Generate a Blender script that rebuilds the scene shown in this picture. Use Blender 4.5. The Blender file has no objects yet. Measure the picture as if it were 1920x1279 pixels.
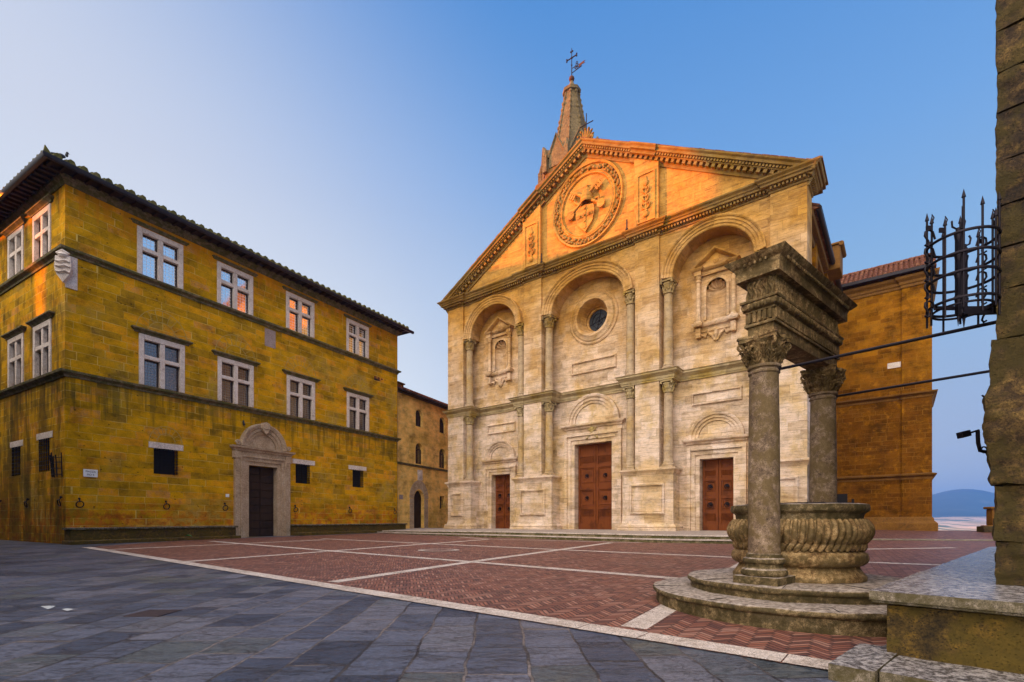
import bpy, bmesh, math, random
from mathutils import Vector, Matrix, noise
from mathutils.geometry import tessellate_polygon
random.seed(7)
sc=bpy.context.scene; col=sc.collection
PI=math.pi
# ------------------------------------------------------------ camera
cam=bpy.data.objects.new('camera',bpy.data.cameras.new('camera')); col.objects.link(cam)
cam.location=(0,0,1.18); cam.rotation_euler=(PI/2,0,0)
cam.data.sensor_width=36; cam.data.lens=17.59; cam.data.shift_y=.1768
cam.data.clip_start=.05; cam.data.clip_end=60000; sc.camera=cam
# ------------------------------------------------------------ sky and sun
SUN=Vector((-.995,.10,0)).normalized(); ELEV=math.radians(6.0)
w=bpy.data.worlds.new("World"); sc.world=w; w.use_nodes=True
wn=w.node_tree; bg=wn.nodes['Background']
sk=wn.nodes.new('ShaderNodeTexSky'); sk.sky_type='NISHITA'; sk.sun_disc=False
sk.sun_elevation=ELEV; sk.sun_rotation=math.atan2(SUN.x,SUN.y)
sk.altitude=500; sk.air_density=1.0; sk.dust_density=.6; sk.ozone_density=1.5
EXPO=1.0
def wnode(t,ins={},**pr):
    nd=wn.nodes.new('ShaderNode'+t)
    for k,v in pr.items(): setattr(nd,k,v)
    for k,v in ins.items():
        if hasattr(v,'is_output'): wn.links.new(v,nd.inputs[k])
        else: nd.inputs[k].default_value=v
    return nd
def wm(op,a,b=0.,c=0.): return wnode('Math',{0:a,1:b,2:c},operation=op).outputs[0]
def lin(c): return tuple((x/255/12.92 if x/255<.04045 else ((x/255+.055)/1.055)**2.4) for x in c)+(1,)
wd_=wnode('TexCoord').outputs['Generated']; wx,wy,wz=wnode('SeparateXYZ',{0:wd_}).outputs[:3]
# clear dawn sky: deep blue overhead, paling to the horizon and towards the rising sun on the left
vr=wnode('ValToRGB',{0:wz}); cr=vr.color_ramp
ST=[(0.,(190,190,205)),(.15,(174,188,214)),(.35,(150,188,226)),(.55,(116,168,228)),(.72,(86,147,217)),(1.,(60,110,190))]
while len(cr.elements)<len(ST): cr.elements.new(.5)
for e_,(p_,c_) in zip(cr.elements,ST): e_.position=p_; e_.color=lin(c_)
g_=wm('ADD',wm('MULTIPLY',wx,-1.),wm('MULTIPLY',wm('SUBTRACT',.7,wz),1.25))
ss=wnode('MapRange',{0:g_,1:-.08,2:.85,3:0.,4:.93},interpolation_type='SMOOTHSTEP').outputs[0]
def wmix(f,a,b,mode='MIX'):
    nd=wnode('Mix',data_type='RGBA',blend_type=mode); 
    for k,v in ((0,f),(6,a),(7,b)):
        if hasattr(v,'is_output'): wn.links.new(v,nd.inputs[k])
        else: nd.inputs[k].default_value=v
    return nd.outputs[2]
pr_=wnode('ValToRGB',{0:wz}); e_=pr_.color_ramp.elements; e_[0].position=.18; e_[0].color=lin((232,240,250)); e_[1].position=.52; e_[1].color=lin((216,221,237))
skc=wmix(ss,vr.outputs[0],pr_.outputs[0])
skc=wmix(.06,skc,wmix(1.,sk.outputs[0],(.3,.3,.3,1),'MULTIPLY'))
# warm glow added to the sky behind the viewer as fill for the shaded fronts
gl=wnode('VectorMath',{0:wd_,1:(-.38,-.60,.68)},operation='DOT_PRODUCT').outputs['Value']
gl=wnode('MapRange',{0:gl,1:.45,2:1.,3:0.,4:1.},interpolation_type='SMOOTHSTEP').outputs[0]
skc=wmix(1.,skc,wmix(gl,(0,0,0,1),(3.7*1.,3.7*.85,3.7*.68,1)),'ADD')
wn.links.new(skc,bg.inputs[0]); bg.inputs[1].default_value=1/2**EXPO
sl=bpy.data.lights.new('sun','SUN'); sl.energy=5.0; sl.angle=math.radians(.6); sl.color=(1,.23,.004)
so=bpy.data.objects.new('sun',sl); col.objects.link(so)
sd=Vector((SUN.x*math.cos(ELEV),SUN.y*math.cos(ELEV),math.sin(ELEV)))
so.rotation_euler=sd.to_track_quat('Z','Y').to_euler(); so.location=(-20,0,40)
sc.view_settings.view_transform='Standard'; sc.view_settings.look='None'
sc.view_settings.exposure=EXPO; sc.view_settings.gamma=1
# ------------------------------------------------------------ node helpers
class NB:
    def __init__(s,name):
        s.m=bpy.data.materials.new(name); s.m.use_nodes=True; s.t=s.m.node_tree
        s.b=s.t.nodes['Principled BSDF']; s.co=s.t.nodes.new('ShaderNodeTexCoord').outputs['Object']
    def set(s,inp,v):
        if hasattr(v,'is_output'): s.t.links.new(v,inp)
        elif isinstance(v,(tuple,list)):
            inp.default_value=tuple(v)+((1,) if len(v)==3 and len(inp.default_value)==4 else ())
        else: inp.default_value=v
    def n(s,t,ins={},**pr):
        nd=s.t.nodes.new('ShaderNode'+t)
        for k,v in pr.items(): setattr(nd,k,v)
        for k,v in ins.items(): s.set(nd.inputs[k],v)
        return nd
    def M(s,op,a,b=0.,c=0.,clamp=False):
        nd=s.n('Math',{0:a,1:b,2:c},operation=op); nd.use_clamp=clamp; return nd.outputs[0]
    def sep(s,v): return s.n('SeparateXYZ',{0:v}).outputs
    def cmb(s,x=0.,y=0.,z=0.): return s.n('CombineXYZ',{0:x,1:y,2:z}).outputs[0]
    def noise(s,v,scale,detail=4,rough=.55,dist=0.):
        return s.n('TexNoise',{'Vector':v,'Scale':scale,'Detail':detail,'Roughness':rough,'Distortion':dist}).outputs['Fac']
    def ramp(s,f,stops,interp='LINEAR'):
        r=s.n('ValToRGB',{0:f}); cr=r.color_ramp; cr.interpolation=interp
        while len(cr.elements)<len(stops): cr.elements.new(.5)
        for e,(p,c) in zip(cr.elements,stops):
            e.position=p; e.color=(tuple(c)+(1,)) if isinstance(c,(tuple,list)) else (c,c,c,1)
        return r.outputs[0]
    def mix(s,f,a,b,mode='MIX'):
        nd=s.n('Mix',data_type='RGBA',blend_type=mode)
        s.set(nd.inputs[0],f); s.set(nd.inputs[6],a); s.set(nd.inputs[7],b); return nd.outputs[2]
    def map(s,v,sc_=(1,1,1),rot=(0,0,0),loc=(0,0,0)):
        return s.n('Mapping',{0:v,1:loc,2:rot,3:sc_}).outputs[0]
    def smooth(s,v,a,b): return s.n('MapRange',{0:v,1:a,2:b,3:0.,4:1.},interpolation_type='SMOOTHSTEP').outputs[0]
    def done(s,colr,rough=.8,bump=None,bs=.3,bd=.02,spec=.3,metal=0.):
        s.set(s.b.inputs['Base Color'],colr); s.set(s.b.inputs['Roughness'],rough)
        s.set(s.b.inputs['Specular IOR Level'],spec); s.set(s.b.inputs['Metallic'],metal)
        if bump is not None:
            s.set(s.b.inputs['Normal'],s.n('Bump',{'Strength':bs,'Distance':bd,'Height':bump}).outputs[0])
        return s.m
def facevec(B):
    x,y,z=B.sep(B.co)[:3]
    return B.M('ADD',x,y),z
def masonry(name,cols,mortar,bw,bh,patch=None,streak=None,grime=None,rough=.85,mort=.012,rnd=.5,pits=.5,low=None,varlen=.35,bs=.5,speck=1.):
    B=NB(name); u,z=facevec(B)
    zn=B.n('TexNoise',{'Vector':B.cmb(0,0,z),'Scale':.9,'Detail':1}).outputs['Fac']
    z2=B.M('MULTIPLY_ADD',zn,.35,z)
    row=B.M('FLOOR',B.M('DIVIDE',z2,bh))
    wnz=B.n('TexWhiteNoise',{'W':row},noise_dimensions='1D').outputs['Value']
    u2=B.M('MULTIPLY_ADD',wnz,bw*3.7,u)
    un=B.n('TexNoise',{'Vector':B.cmb(u2,B.M('MULTIPLY',row,7.3),0),'Scale':.8,'Detail':1}).outputs['Fac']
    u3=B.M('MULTIPLY_ADD',un,bw*varlen*4,u2)
    wob=B.n('TexNoise',{'Vector':B.co,'Scale':2.5,'Detail':3}).outputs['Fac']
    zz=B.M('MULTIPLY_ADD',B.M('SUBTRACT',wob,.5),.06,z2)
    br=B.n('TexBrick',{'Vector':B.cmb(u3,zz,0),'Color1':(0,0,0),'Color2':(1,1,1),'Mortar':(.5,.5,.5),'Scale':1.,'Mortar Size':mort,'Mortar Smooth':.3,'Brick Width':bw,'Row Height':bh})
    f=br.outputs['Color']; mf=br.outputs['Fac']
    n1=B.noise(B.co,.35,5); n2=B.noise(B.co,3.,6,.65); n3=B.noise(B.co,22.,5,.7)
    k=B.M('ADD',B.M('MULTIPLY',B.n('RGBToBW',{0:f}).outputs[0],rnd),B.M('MULTIPLY',n2,1-rnd))
    c=B.ramp(k,cols)
    if patch: 
        pm=B.smooth(n1,.52,.66); c=B.mix(B.M('MULTIPLY',pm,.75),c,B.ramp(n2,patch))
    if low:  # warmer courses near the ground; on the brown walls, shade painted below
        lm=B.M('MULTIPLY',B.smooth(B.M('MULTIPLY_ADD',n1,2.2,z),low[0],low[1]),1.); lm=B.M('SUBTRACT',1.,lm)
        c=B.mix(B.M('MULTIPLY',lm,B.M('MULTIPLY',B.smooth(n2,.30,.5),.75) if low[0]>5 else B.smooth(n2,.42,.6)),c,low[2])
    val=B.noise(B.map(B.co,(1,1,1.4)),.9,6,.7); c=B.mix(1.,c,B.ramp(val,[(.36,.50),(.47,.86),(.55,1.05),(.66,1.18)]),'MULTIPLY')
    c=B.mix(1.,c,B.ramp(n3,[(.3,.62),(.5,1.),(.7,1.)]),'MULTIPLY')
    mn=B.noise(B.co,1.3,3)
    ma=B.M('MULTIPLY',mf,B.smooth(mn,.35,.62))
    c=B.mix(ma,c,mortar)
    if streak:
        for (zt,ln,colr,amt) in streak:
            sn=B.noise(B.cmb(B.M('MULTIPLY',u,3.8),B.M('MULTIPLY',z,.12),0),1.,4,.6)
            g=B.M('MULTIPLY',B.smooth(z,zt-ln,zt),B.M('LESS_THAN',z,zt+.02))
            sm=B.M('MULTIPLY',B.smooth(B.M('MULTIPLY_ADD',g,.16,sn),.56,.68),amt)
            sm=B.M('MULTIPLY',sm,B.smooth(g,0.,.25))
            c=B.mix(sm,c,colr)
    if grime:   # damp black-green runs down the street side, next to the corner
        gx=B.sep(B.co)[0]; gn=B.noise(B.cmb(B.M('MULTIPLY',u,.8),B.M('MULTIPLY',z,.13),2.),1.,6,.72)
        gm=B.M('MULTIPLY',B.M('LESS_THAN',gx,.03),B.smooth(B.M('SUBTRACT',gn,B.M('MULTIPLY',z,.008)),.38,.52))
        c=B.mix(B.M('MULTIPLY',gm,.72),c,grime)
    vo=B.n('TexVoronoi',{'Vector':B.map(B.co,(1,1,1.5)),'Scale':3.4,'Randomness':1.}).outputs['Distance']
    vo=B.M('MULTIPLY_ADD',B.M('SUBTRACT',n3,.5),.12,vo)
    pit=B.M('SUBTRACT',1.,B.smooth(vo,.07,.15)); pit=B.M('MULTIPLY',pit,B.smooth(B.noise(B.co,.8,3),.44,.54))
    c=B.mix(B.M('MULTIPLY',pit,pits),c,(.03,.02,.008))
    c=B.mix(B.M('MULTIPLY',B.M('SUBTRACT',1.,B.smooth(n3,.3,.45)),.35*speck),c,B.mix(.6,c,(.02,.015,.01)))
    h=B.M('SUBTRACT',B.M('ADD',B.M('MULTIPLY',n2,.5),B.M('MULTIPLY',n3,.35)),B.M('ADD',B.M('MULTIPLY',mf,.5),B.M('MULTIPLY',pit,.9)))
    h=B.M('MULTIPLY_ADD',B.n('RGBToBW',{0:f}).outputs[0],.2,h)
    return B.done(c,rough,h,bs,.05,.08)
def travertine(name,cols,stain,bw=1.1,bh=.42,scale=1.,bs=.7,joints=1.3,vein=1.1,pits=.6,stainamt=.8,age=None):
    B=NB(name); u,z=facevec(B)
    row=B.M('FLOOR',B.M('DIVIDE',z,bh)); wnz=B.n('TexWhiteNoise',{'W':row},noise_dimensions='1D').outputs['Value']
    u2=B.M('MULTIPLY_ADD',wnz,bw*3.3,u)
    br=B.n('TexBrick',{'Vector':B.cmb(u2,z,0),'Color1':(0,0,0),'Color2':(1,1,1),'Mortar':(.5,.5,.5),'Scale':1.,'Mortar Size':.006,'Mortar Smooth':.4,'Brick Width':bw,'Row Height':bh})
    rb=B.n('RGBToBW',{0:br.outputs['Color']}).outputs[0]; mf=br.outputs['Fac']
    off=B.M('MULTIPLY',rb,9.)
    vv=B.cmb(B.M('MULTIPLY',B.M('ADD',u,off),.8*scale),B.M('MULTIPLY_ADD',z,7.*scale,B.M('MULTIPLY',u,.5)),0)
    v1=B.noise(vv,1.,6,.62,.4); n1=B.noise(B.co,.55,5,.6); n2=B.noise(B.co,5.*scale,6,.7); n3=B.noise(B.co,30*scale,3)
    k=B.M('ADD',B.M('MULTIPLY',v1,.55*vein),B.M('MULTIPLY',n2,.25)); k=B.M('ADD',k,B.M('MULTIPLY',rb,.2)); k=B.M('ADD',k,.5-.275*vein-.23)
    c=B.ramp(k,cols)
    c=B.mix(B.M('MULTIPLY',B.smooth(B.M('MULTIPLY_ADD',v1,.2,n1),.56,.72),stainamt),c,B.mix(1.,c,stain,'MULTIPLY'))
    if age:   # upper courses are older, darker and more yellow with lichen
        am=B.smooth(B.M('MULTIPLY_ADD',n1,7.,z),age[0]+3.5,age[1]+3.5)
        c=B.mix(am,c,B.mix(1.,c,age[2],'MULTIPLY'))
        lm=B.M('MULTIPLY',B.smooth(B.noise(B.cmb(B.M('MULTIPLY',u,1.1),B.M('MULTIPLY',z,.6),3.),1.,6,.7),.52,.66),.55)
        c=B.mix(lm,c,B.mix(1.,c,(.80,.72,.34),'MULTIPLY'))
    c=B.mix(1.,c,B.ramp(B.noise(B.map(B.co,(1,1,1.3)),1.7*scale,7,.72),[(.34,.66),(.46,.90),(.54,1.),(.7,1.)]),'MULTIPLY')
    c=B.mix(1.,c,B.ramp(n3,[(.3,.70),(.48,1.),(.7,1.)]),'MULTIPLY')
    sl_=B.noise(B.cmb(B.M('MULTIPLY',u,2*scale),B.M('MULTIPLY',z,20.*scale),0),1.,4,.6)
    pm=B.M('MULTIPLY',B.smooth(sl_,.57,.66),pits); c=B.mix(pm,c,B.mix(.7,c,(.10,.06,.02)))
    c=B.mix(B.M('MULTIPLY',mf,.5*joints),c,B.mix(.6,c,(.06,.04,.02)))
    h=B.M('SUBTRACT',B.M('ADD',B.M('MULTIPLY',v1,.5),B.M('MULTIPLY',n2,.5)),B.M('ADD',B.M('MULTIPLY',mf,.5*joints),pm))
    return B.done(c,.75,h,bs,.02,.25)
def oldstone(name,cols,moss=None,scale=1.,bs=.7,rough=.8,pits=1.,bd=.02,topc=None):
    B=NB(name); n1=B.noise(B.co,1.1*scale,6,.62); n2=B.noise(B.co,7*scale,8,.7); n3=B.noise(B.co,45*scale,4,.7)
    k=B.M('ADD',B.M('MULTIPLY',n1,.4),B.M('MULTIPLY',n2,.6)); c=B.ramp(k,cols)
    c=B.mix(1.,c,B.ramp(n3,[(.36,.38),(.5,1.),(.66,1.25)]),'MULTIPLY')
    vo=B.n('TexVoronoi',{'Vector':B.map(B.co,(1,1,1.6)),'Scale':26*scale}).outputs['Distance']
    pit=B.M('MULTIPLY',B.M('SUBTRACT',1.,B.smooth(vo,.16,.28)),B.smooth(n2,.43,.50))
    c=B.mix(B.M('MULTIPLY',pit,min(.9,.65*pits)),c,(.018,.015,.01))
    nz=B.sep(B.n('NewGeometry').outputs['Normal'])[2]
    if moss: 
        mk=B.M('MULTIPLY',B.smooth(B.noise(B.co,2.2*scale,5,.65),.42,.56),B.M('SUBTRACT',1.,B.smooth(nz,.3,.8)))
        c=B.mix(B.M('MULTIPLY',mk,.8),c,moss)
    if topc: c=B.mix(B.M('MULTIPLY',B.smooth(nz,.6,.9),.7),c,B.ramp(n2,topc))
    h=B.M('SUBTRACT',B.M('ADD',B.M('MULTIPLY',n1,.6),B.M('ADD',B.M('MULTIPLY',n2,.6),B.M('MULTIPLY',n3,.2))),B.M('MULTIPLY',pit,.45))
    return B.done(c,rough,h,bs,bd,.3)
def plain(name,c,rough=.6,metal=0.,var=.3,scale=8.,bs=.2,spec=.4):
    B=NB(name); n=B.noise(B.co,scale,5,.6)
    cc=B.mix(B.M('MULTIPLY',B.smooth(n,.35,.7),var),c,tuple(x*.4 for x in c))
    return B.done(cc,rough,n,bs,.01,spec,metal)
def wood(name,c1,c2,vert=True):
    B=NB(name); u,z=facevec(B)
    n=B.noise(B.cmb(B.M('MULTIPLY',u,30.),B.M('MULTIPLY',z,1.5),0),1.,5,.6); n2=B.noise(B.co,2.,4)
    c=B.mix(n,c1,c2); c=B.mix(B.M('MULTIPLY',B.smooth(n2,.45,.7),.5),c,tuple(x*.35 for x in c1))
    return B.done(c,.65,n,.35,.01,.2)
def tiles(name,c1,c2,c3):
    B=NB(name); x,y,z=B.sep(B.co)[:3]
    n=B.noise(B.co,2.2,4,.7); n2=B.noise(B.co,9,4,.7)
    c=B.ramp(B.M('ADD',B.M('MULTIPLY',n,.5),B.M('MULTIPLY',n2,.5)),[(.35,c1),(.52,c2),(.65,c3)])
    return B.done(c,.85,n2,.4,.02,.2)
def herring(name):
    B=NB(name); v=B.map(B.co,(1/.056,)*3,(0,0,math.radians(-12.3)))
    wv=B.n('TexNoise',{'Vector':B.co,'Scale':1.4,'Detail':2})
    x,y,z=B.sep(v)[:3]
    x=B.M('MULTIPLY_ADD',B.M('SUBTRACT',wv.outputs['Fac'],.5),1.6,x)
    n=4.; i=B.M('FLOOR',x); j=B.M('FLOOR',y); m=B.M('FLOORED_MODULO',B.M('SUBTRACT',i,j),2*n)
    fx=B.M('FRACT',x); fy=B.M('FRACT',y); isV=B.M('GREATER_THAN',m,n-.5)
    k=B.M('SUBTRACT',2*n-1,m)
    def sel(a,b): return B.n('Mix',{0:isV,2:a,3:b},data_type='FLOAT').outputs[0]
    uu=sel(B.M('ADD',m,fx),B.M('ADD',k,fy)); vv=sel(fy,fx)
    idx=sel(B.M('SUBTRACT',i,m),i); idy=sel(j,B.M('SUBTRACT',j,k))
    d=B.M('MINIMUM',B.M('MINIMUM',uu,B.M('SUBTRACT',n,uu)),B.M('MINIMUM',vv,B.M('SUBTRACT',1.,vv)))
    mort=B.M('SUBTRACT',1.,B.smooth(d,.07,.20))
    rnd=B.n('TexWhiteNoise',{'Vector':B.cmb(idx,idy,isV)},noise_dimensions='3D').outputs['Value']
    big=B.noise(B.co,.35,4); n2=B.noise(B.co,14,5,.7)
    c=B.ramp(B.M('ADD',B.M('MULTIPLY',rnd,.7),B.M('MULTIPLY',n2,.3)),[(.08,(.075,.034,.028)),(.35,(.17,.060,.040)),(.6,(.27,.095,.055)),(.85,(.36,.18,.125))])
    c=B.mix(B.M('MULTIPLY',B.smooth(big,.4,.7),.3),c,(.16,.075,.06))
    c=B.mix(B.M('MULTIPLY',mort,.92),c,(.028,.016,.014))
    h=B.M('ADD',B.M('MULTIPLY',B.smooth(d,.0,.22),1.),B.M('ADD',B.M('MULTIPLY',rnd,.35),B.M('MULTIPLY',n2,.25)))
    return B.done(c,B.M('MULTIPLY_ADD',n2,.3,.42),h,.55,.012,.4)
def slate(name):
    B=NB(name); x,y,z=B.sep(B.map(B.co,(1,1,1),(0,0,math.radians(-1.5))))[:3]
    wob=B.noise(B.co,1.7,3); x=B.M('MULTIPLY_ADD',B.M('SUBTRACT',wob,.5),.10,x)
    wob2=B.noise(B.map(B.co,loc=(9,3,0)),1.7,3); y=B.M('MULTIPLY_ADD',B.M('SUBTRACT',wob2,.5),.10,y)
    cn=B.n('TexNoise',{'Vector':B.cmb(x,0,0),'Scale':.8,'Detail':1}).outputs['Fac']; xx=B.M('MULTIPLY_ADD',cn,.5,x)
    row=B.M('FLOOR',B.M('DIVIDE',xx,.47)); wnz=B.n('TexWhiteNoise',{'W':row},noise_dimensions='1D').outputs['Value']
    yy=B.M('MULTIPLY_ADD',wnz,5.7,y); yn=B.n('TexNoise',{'Vector':B.cmb(yy,B.M('MULTIPLY',row,5.1),0),'Scale':1.,'Detail':1}).outputs['Fac']
    yy=B.M('MULTIPLY_ADD',yn,1.1,yy)
    br=B.n('TexBrick',{'Vector':B.cmb(yy,xx,0),'Color1':(0,0,0),'Color2':(1,1,1),'Mortar':(.5,.5,.5),'Scale':1.,'Mortar Size':.013,'Mortar Smooth':.3,'Brick Width':.66,'Row Height':.47})
    rb=B.n('RGBToBW',{0:br.outputs['Color']}).outputs[0]; mf=br.outputs['Fac']
    off=B.M('MULTIPLY',rb,13.)
    lay=B.noise(B.cmb(B.M('ADD',B.M('MULTIPLY',x,.9),off),B.M('MULTIPLY',y,2.6),off),2.,8,.68,.8)
    n2=B.noise(B.co,28,6,.7); big=B.noise(B.co,.5,4)
    k=B.M('ADD',B.M('MULTIPLY',rb,.62),B.M('MULTIPLY',lay,.38))
    c=B.ramp(k,[(.16,(.024,.033,.060)),(.36,(.046,.058,.092)),(.54,(.082,.094,.135)),(.68,(.13,.132,.165)),(.78,(.06,.075,.088)),(.88,(.13,.12,.095))])
    c=B.mix(B.M('MULTIPLY',B.smooth(big,.45,.7),.25),c,(.11,.115,.17))
    c=B.mix(B.M('MULTIPLY',mf,.92),c,B.mix(B.smooth(big,.42,.56),(.016,.015,.018),(.20,.165,.15)))
    cr=B.smooth(lay,.42,.46)
    lay2=B.noise(B.cmb(B.M('ADD',B.M('MULTIPLY',x,1.6),off),B.M('MULTIPLY',y,4.5),off),2.2,6,.62,1.6)
    crk=B.M('SUBTRACT',1.,B.smooth(B.M('ABSOLUTE',B.M('SUBTRACT',lay2,.47)),.0,.012)); crk=B.M('MULTIPLY',crk,B.smooth(B.noise(B.co,1.9,3),.48,.6))
    c=B.mix(B.M('MULTIPLY',crk,.85),c,(.012,.013,.022))
    c=B.mix(1.,c,B.ramp(n2,[(.34,.55),(.5,1.),(.66,1.4)]),'MULTIPLY')
    cr=B.M('SUBTRACT',cr,B.M('MULTIPLY',crk,1.6))
    h=B.M('ADD',B.M('ADD',B.M('MULTIPLY',cr,.35),B.M('MULTIPLY',lay,1.1)),B.M('ADD',B.M('MULTIPLY',rb,.5),B.M('MULTIPLY',n2,.12)))
    h=B.M('SUBTRACT',h,B.M('MULTIPLY',mf,.8))
    return B.done(c,B.M('MULTIPLY_ADD',lay,.45,.22),h,.9,.04,.5)
def glass(name,tint=(.02,.025,.03),px=.16,lead=(.03,.025,.03),rough=.06,wob=.15,ior=2.2):
    B=NB(name); u,z=facevec(B)
    a=B.M('ABSOLUTE',B.M('SUBTRACT',B.M('FRACT',B.M('DIVIDE',u,px)),.5)); b=B.M('ABSOLUTE',B.M('SUBTRACT',B.M('FRACT',B.M('DIVIDE',z,px)),.5))
    l=B.M('GREATER_THAN',B.M('MAXIMUM',a,b),.5-.009/px)
    cell=B.n('TexWhiteNoise',{'Vector':B.cmb(B.M('FLOOR',B.M('DIVIDE',u,px)),B.M('FLOOR',B.M('DIVIDE',z,px)),0)},noise_dimensions='3D').outputs['Value']
    c=B.mix(l,tint,lead); r=B.M('MAXIMUM',rough,B.M('MULTIPLY',l,.7))
    h=B.M('ADD',B.noise(B.co,3.,2),B.M('MULTIPLY',B.noise(B.cmb(u,z,B.M('MULTIPLY',cell,20.)),4.,1),.6))
    m=B.done(c,r,h,wob,.01,1.); B.b.inputs['IOR'].default_value=ior; return m
# ------------------------------------------------------------ mesh builder
ZO={}
class MB:
    def __init__(s,M=None): s.v=[]; s.f=[]; s.M=M
    def p(s,q):
        q=Vector(q); 
        if s.M: q=s.M@q
        s.v.append(q); return len(s.v)-1
    def ps(s,qs): return [s.p(q) for q in qs]
    def box(s,x0,x1,y0,y1,z0,z1,tx=0.):
        i=s.ps([(x0,y0,z0),(x1,y0,z0),(x1,y1,z0),(x0,y1,z0),(x0+tx,y0+tx,z1),(x1-tx,y0+tx,z1),(x1-tx,y1-tx,z1),(x0+tx,y1-tx,z1)])
        for a in ((0,3,2,1),(4,5,6,7),(0,1,5,4),(1,2,6,5),(2,3,7,6),(3,0,4,7)): s.f.append([i[k] for k in a])
    def obox(s,c,ax,ay,az):
        c=Vector(c);ax=Vector(ax);ay=Vector(ay);az=Vector(az)
        i=s.ps([c+ax*a+ay*b+az*d for d in(-1,1) for (a,b) in((-1,-1),(1,-1),(1,1),(-1,1))])
        for a in ((0,3,2,1),(4,5,6,7),(0,1,5,4),(1,2,6,5),(2,3,7,6),(3,0,4,7)): s.f.append([i[k] for k in a])
    def quad(s,*q): s.f.append(s.ps(q))
    def prism(s,pts,a,b,axis='y'):
        def P(u,v,t): return (u,t,v) if axis=='y' else ((t,u,v) if axis=='x' else (u,v,t))
        A=s.ps([P(u,v,a) for u,v in pts]); Bk=s.ps([P(u,v,b) for u,v in pts]); n=len(pts)
        tri=tessellate_polygon([[Vector((u,v,0)) for u,v in pts]])
        for t in tri: s.f.append([A[k] for k in t]); s.f.append([Bk[k] for k in reversed(t)])
        for k in range(n): s.f.append([A[k],A[(k+1)%n],Bk[(k+1)%n],Bk[k]])
    def plate(s,outer,holes,y,yb=None,back=False):
        flat=[Vector((u,v,0)) for u,v in outer]; loops=[flat]
        for h in holes: loops.append([Vector((u,v,0)) for u,v in h])
        allp=[q for l in loops for q in l]
        ids=s.ps([(q.x,y,q.y) for q in allp])
        for t in tessellate_polygon(loops): s.f.append([ids[k] for k in t])
        if yb is not None:
            for h in holes:
                A=s.ps([(u,y,v) for u,v in h]); Bk=s.ps([(u,yb,v) for u,v in h]); n=len(h)
                for k in range(n): s.f.append([A[k],A[(k+1)%n],Bk[(k+1)%n],Bk[k]])
    def sweep(s,path,prof,N,closed=False,cap=True):
        P=[Vector(q) for q in path]; N=Vector(N).normalized(); n=len(P); rings=[]
        for i in range(n):
            t1=(P[i]-P[i-1]).normalized() if (i>0 or closed) else None
            t2=(P[(i+1)%n]-P[i]).normalized() if (i<n-1 or closed) else None
            if t1 is None: t1=t2
            if t2 is None: t2=t1
            s1=t1.cross(N); s2=t2.cross(N); m=(s1+s2)/max(.2,1+s1.dot(s2))
            rings.append(s.ps([P[i]+m*a+N*b for a,b in prof]))
        k=len(prof)
        for i in range(n if closed else n-1):
            A=rings[i];Bk=rings[(i+1)%n]
            for j in range(k): s.f.append([A[j],A[(j+1)%k],Bk[(j+1)%k],Bk[j]])
        if cap and not closed: s.f.append(list(rings[0])); s.f.append(list(reversed(rings[-1])))
    def lathe(s,c,prof,seg=24,mod=None,a0=0,a1=2*PI,axis='z'):
        full=abs(a1-a0-2*PI)<1e-6; m=seg if full else seg+1; rings=[]
        for (r,z) in prof:
            R=[]
            for k in range(m):
                a=a0+(a1-a0)*k/seg; rr=r if not mod else mod(r,z,a)
                if axis=='z': R.append((c[0]+rr*math.cos(a),c[1]+rr*math.sin(a),c[2]+z))
                else: R.append((c[0]+rr*math.cos(a),c[1]+z,c[2]+rr*math.sin(a)))
            rings.append(s.ps(R))
        for i in range(len(rings)-1):
            for k in range(m if full else m-1):
                s.f.append([rings[i][k],rings[i][(k+1)%m],rings[i+1][(k+1)%m],rings[i+1][k]])
        if full: s.f.append(list(reversed(rings[0]))); s.f.append(list(rings[-1]))
    def tube(s,pts,r,seg=8,taper=None):
        P=[Vector(q) for q in pts]; rings=[]; up=None
        for i,q in enumerate(P):
            t=(P[min(i+1,len(P)-1)]-P[max(i-1,0)]).normalized()
            if up is None: up=Vector((0,0,1)) if abs(t.z)<.9 else Vector((1,0,0))
            a=t.cross(up).normalized(); b=a.cross(t).normalized(); up=b
            rr=r if taper is None else r*taper(i/(len(P)-1))
            rings.append(s.ps([q+(a*math.cos(2*PI*k/seg)+b*math.sin(2*PI*k/seg))*rr for k in range(seg)]))
        for i in range(len(rings)-1):
            for k in range(seg): s.f.append([rings[i][k],rings[i][(k+1)%seg],rings[i+1][(k+1)%seg],rings[i+1][k]])
        s.f.append(list(reversed(rings[0]))); s.f.append(list(rings[-1]))
    def ball(s,c,r,seg=10,sc_=(1,1,1)):
        pr=[]
        n=max(4,seg//2)
        for i in range(n+1):
            a=-PI/2+PI*i/n; pr.append((max(1e-4,r*math.cos(a)),r*math.sin(a)))
        v0=len(s.v); M=s.M; s.M=None
        s.lathe((0,0,0),pr,seg); s.M=M
        for i in range(v0,len(s.v)):
            q=s.v[i]; q=Vector((c[0]+q.x*sc_[0],c[1]+q.y*sc_[1],c[2]+q.z*sc_[2])); s.v[i]=M@q if M else q
    def build(s,name,mat,parent=None,angle=35,bevel=0.,disp=None,kind=None,label=None,sub=0):
        zo=ZO.get(parent.name,0.) if parent else 0.
        me=bpy.data.meshes.new(name)
        me.from_pydata([(q[0],q[1],q[2]-zo) for q in s.v],[],s.f)
        bm=bmesh.new(); bm.from_mesh(me)
        bmesh.ops.remove_doubles(bm,verts=bm.verts,dist=1e-4)
        bmesh.ops.recalc_face_normals(bm,faces=bm.faces)
        if sub: bmesh.ops.subdivide_edges(bm,edges=bm.edges,cuts=sub,use_grid_fill=True)
        if disp:
            bm.normal_update()
            for v in bm.verts: v.co+=v.normal*disp(v.co)
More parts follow.
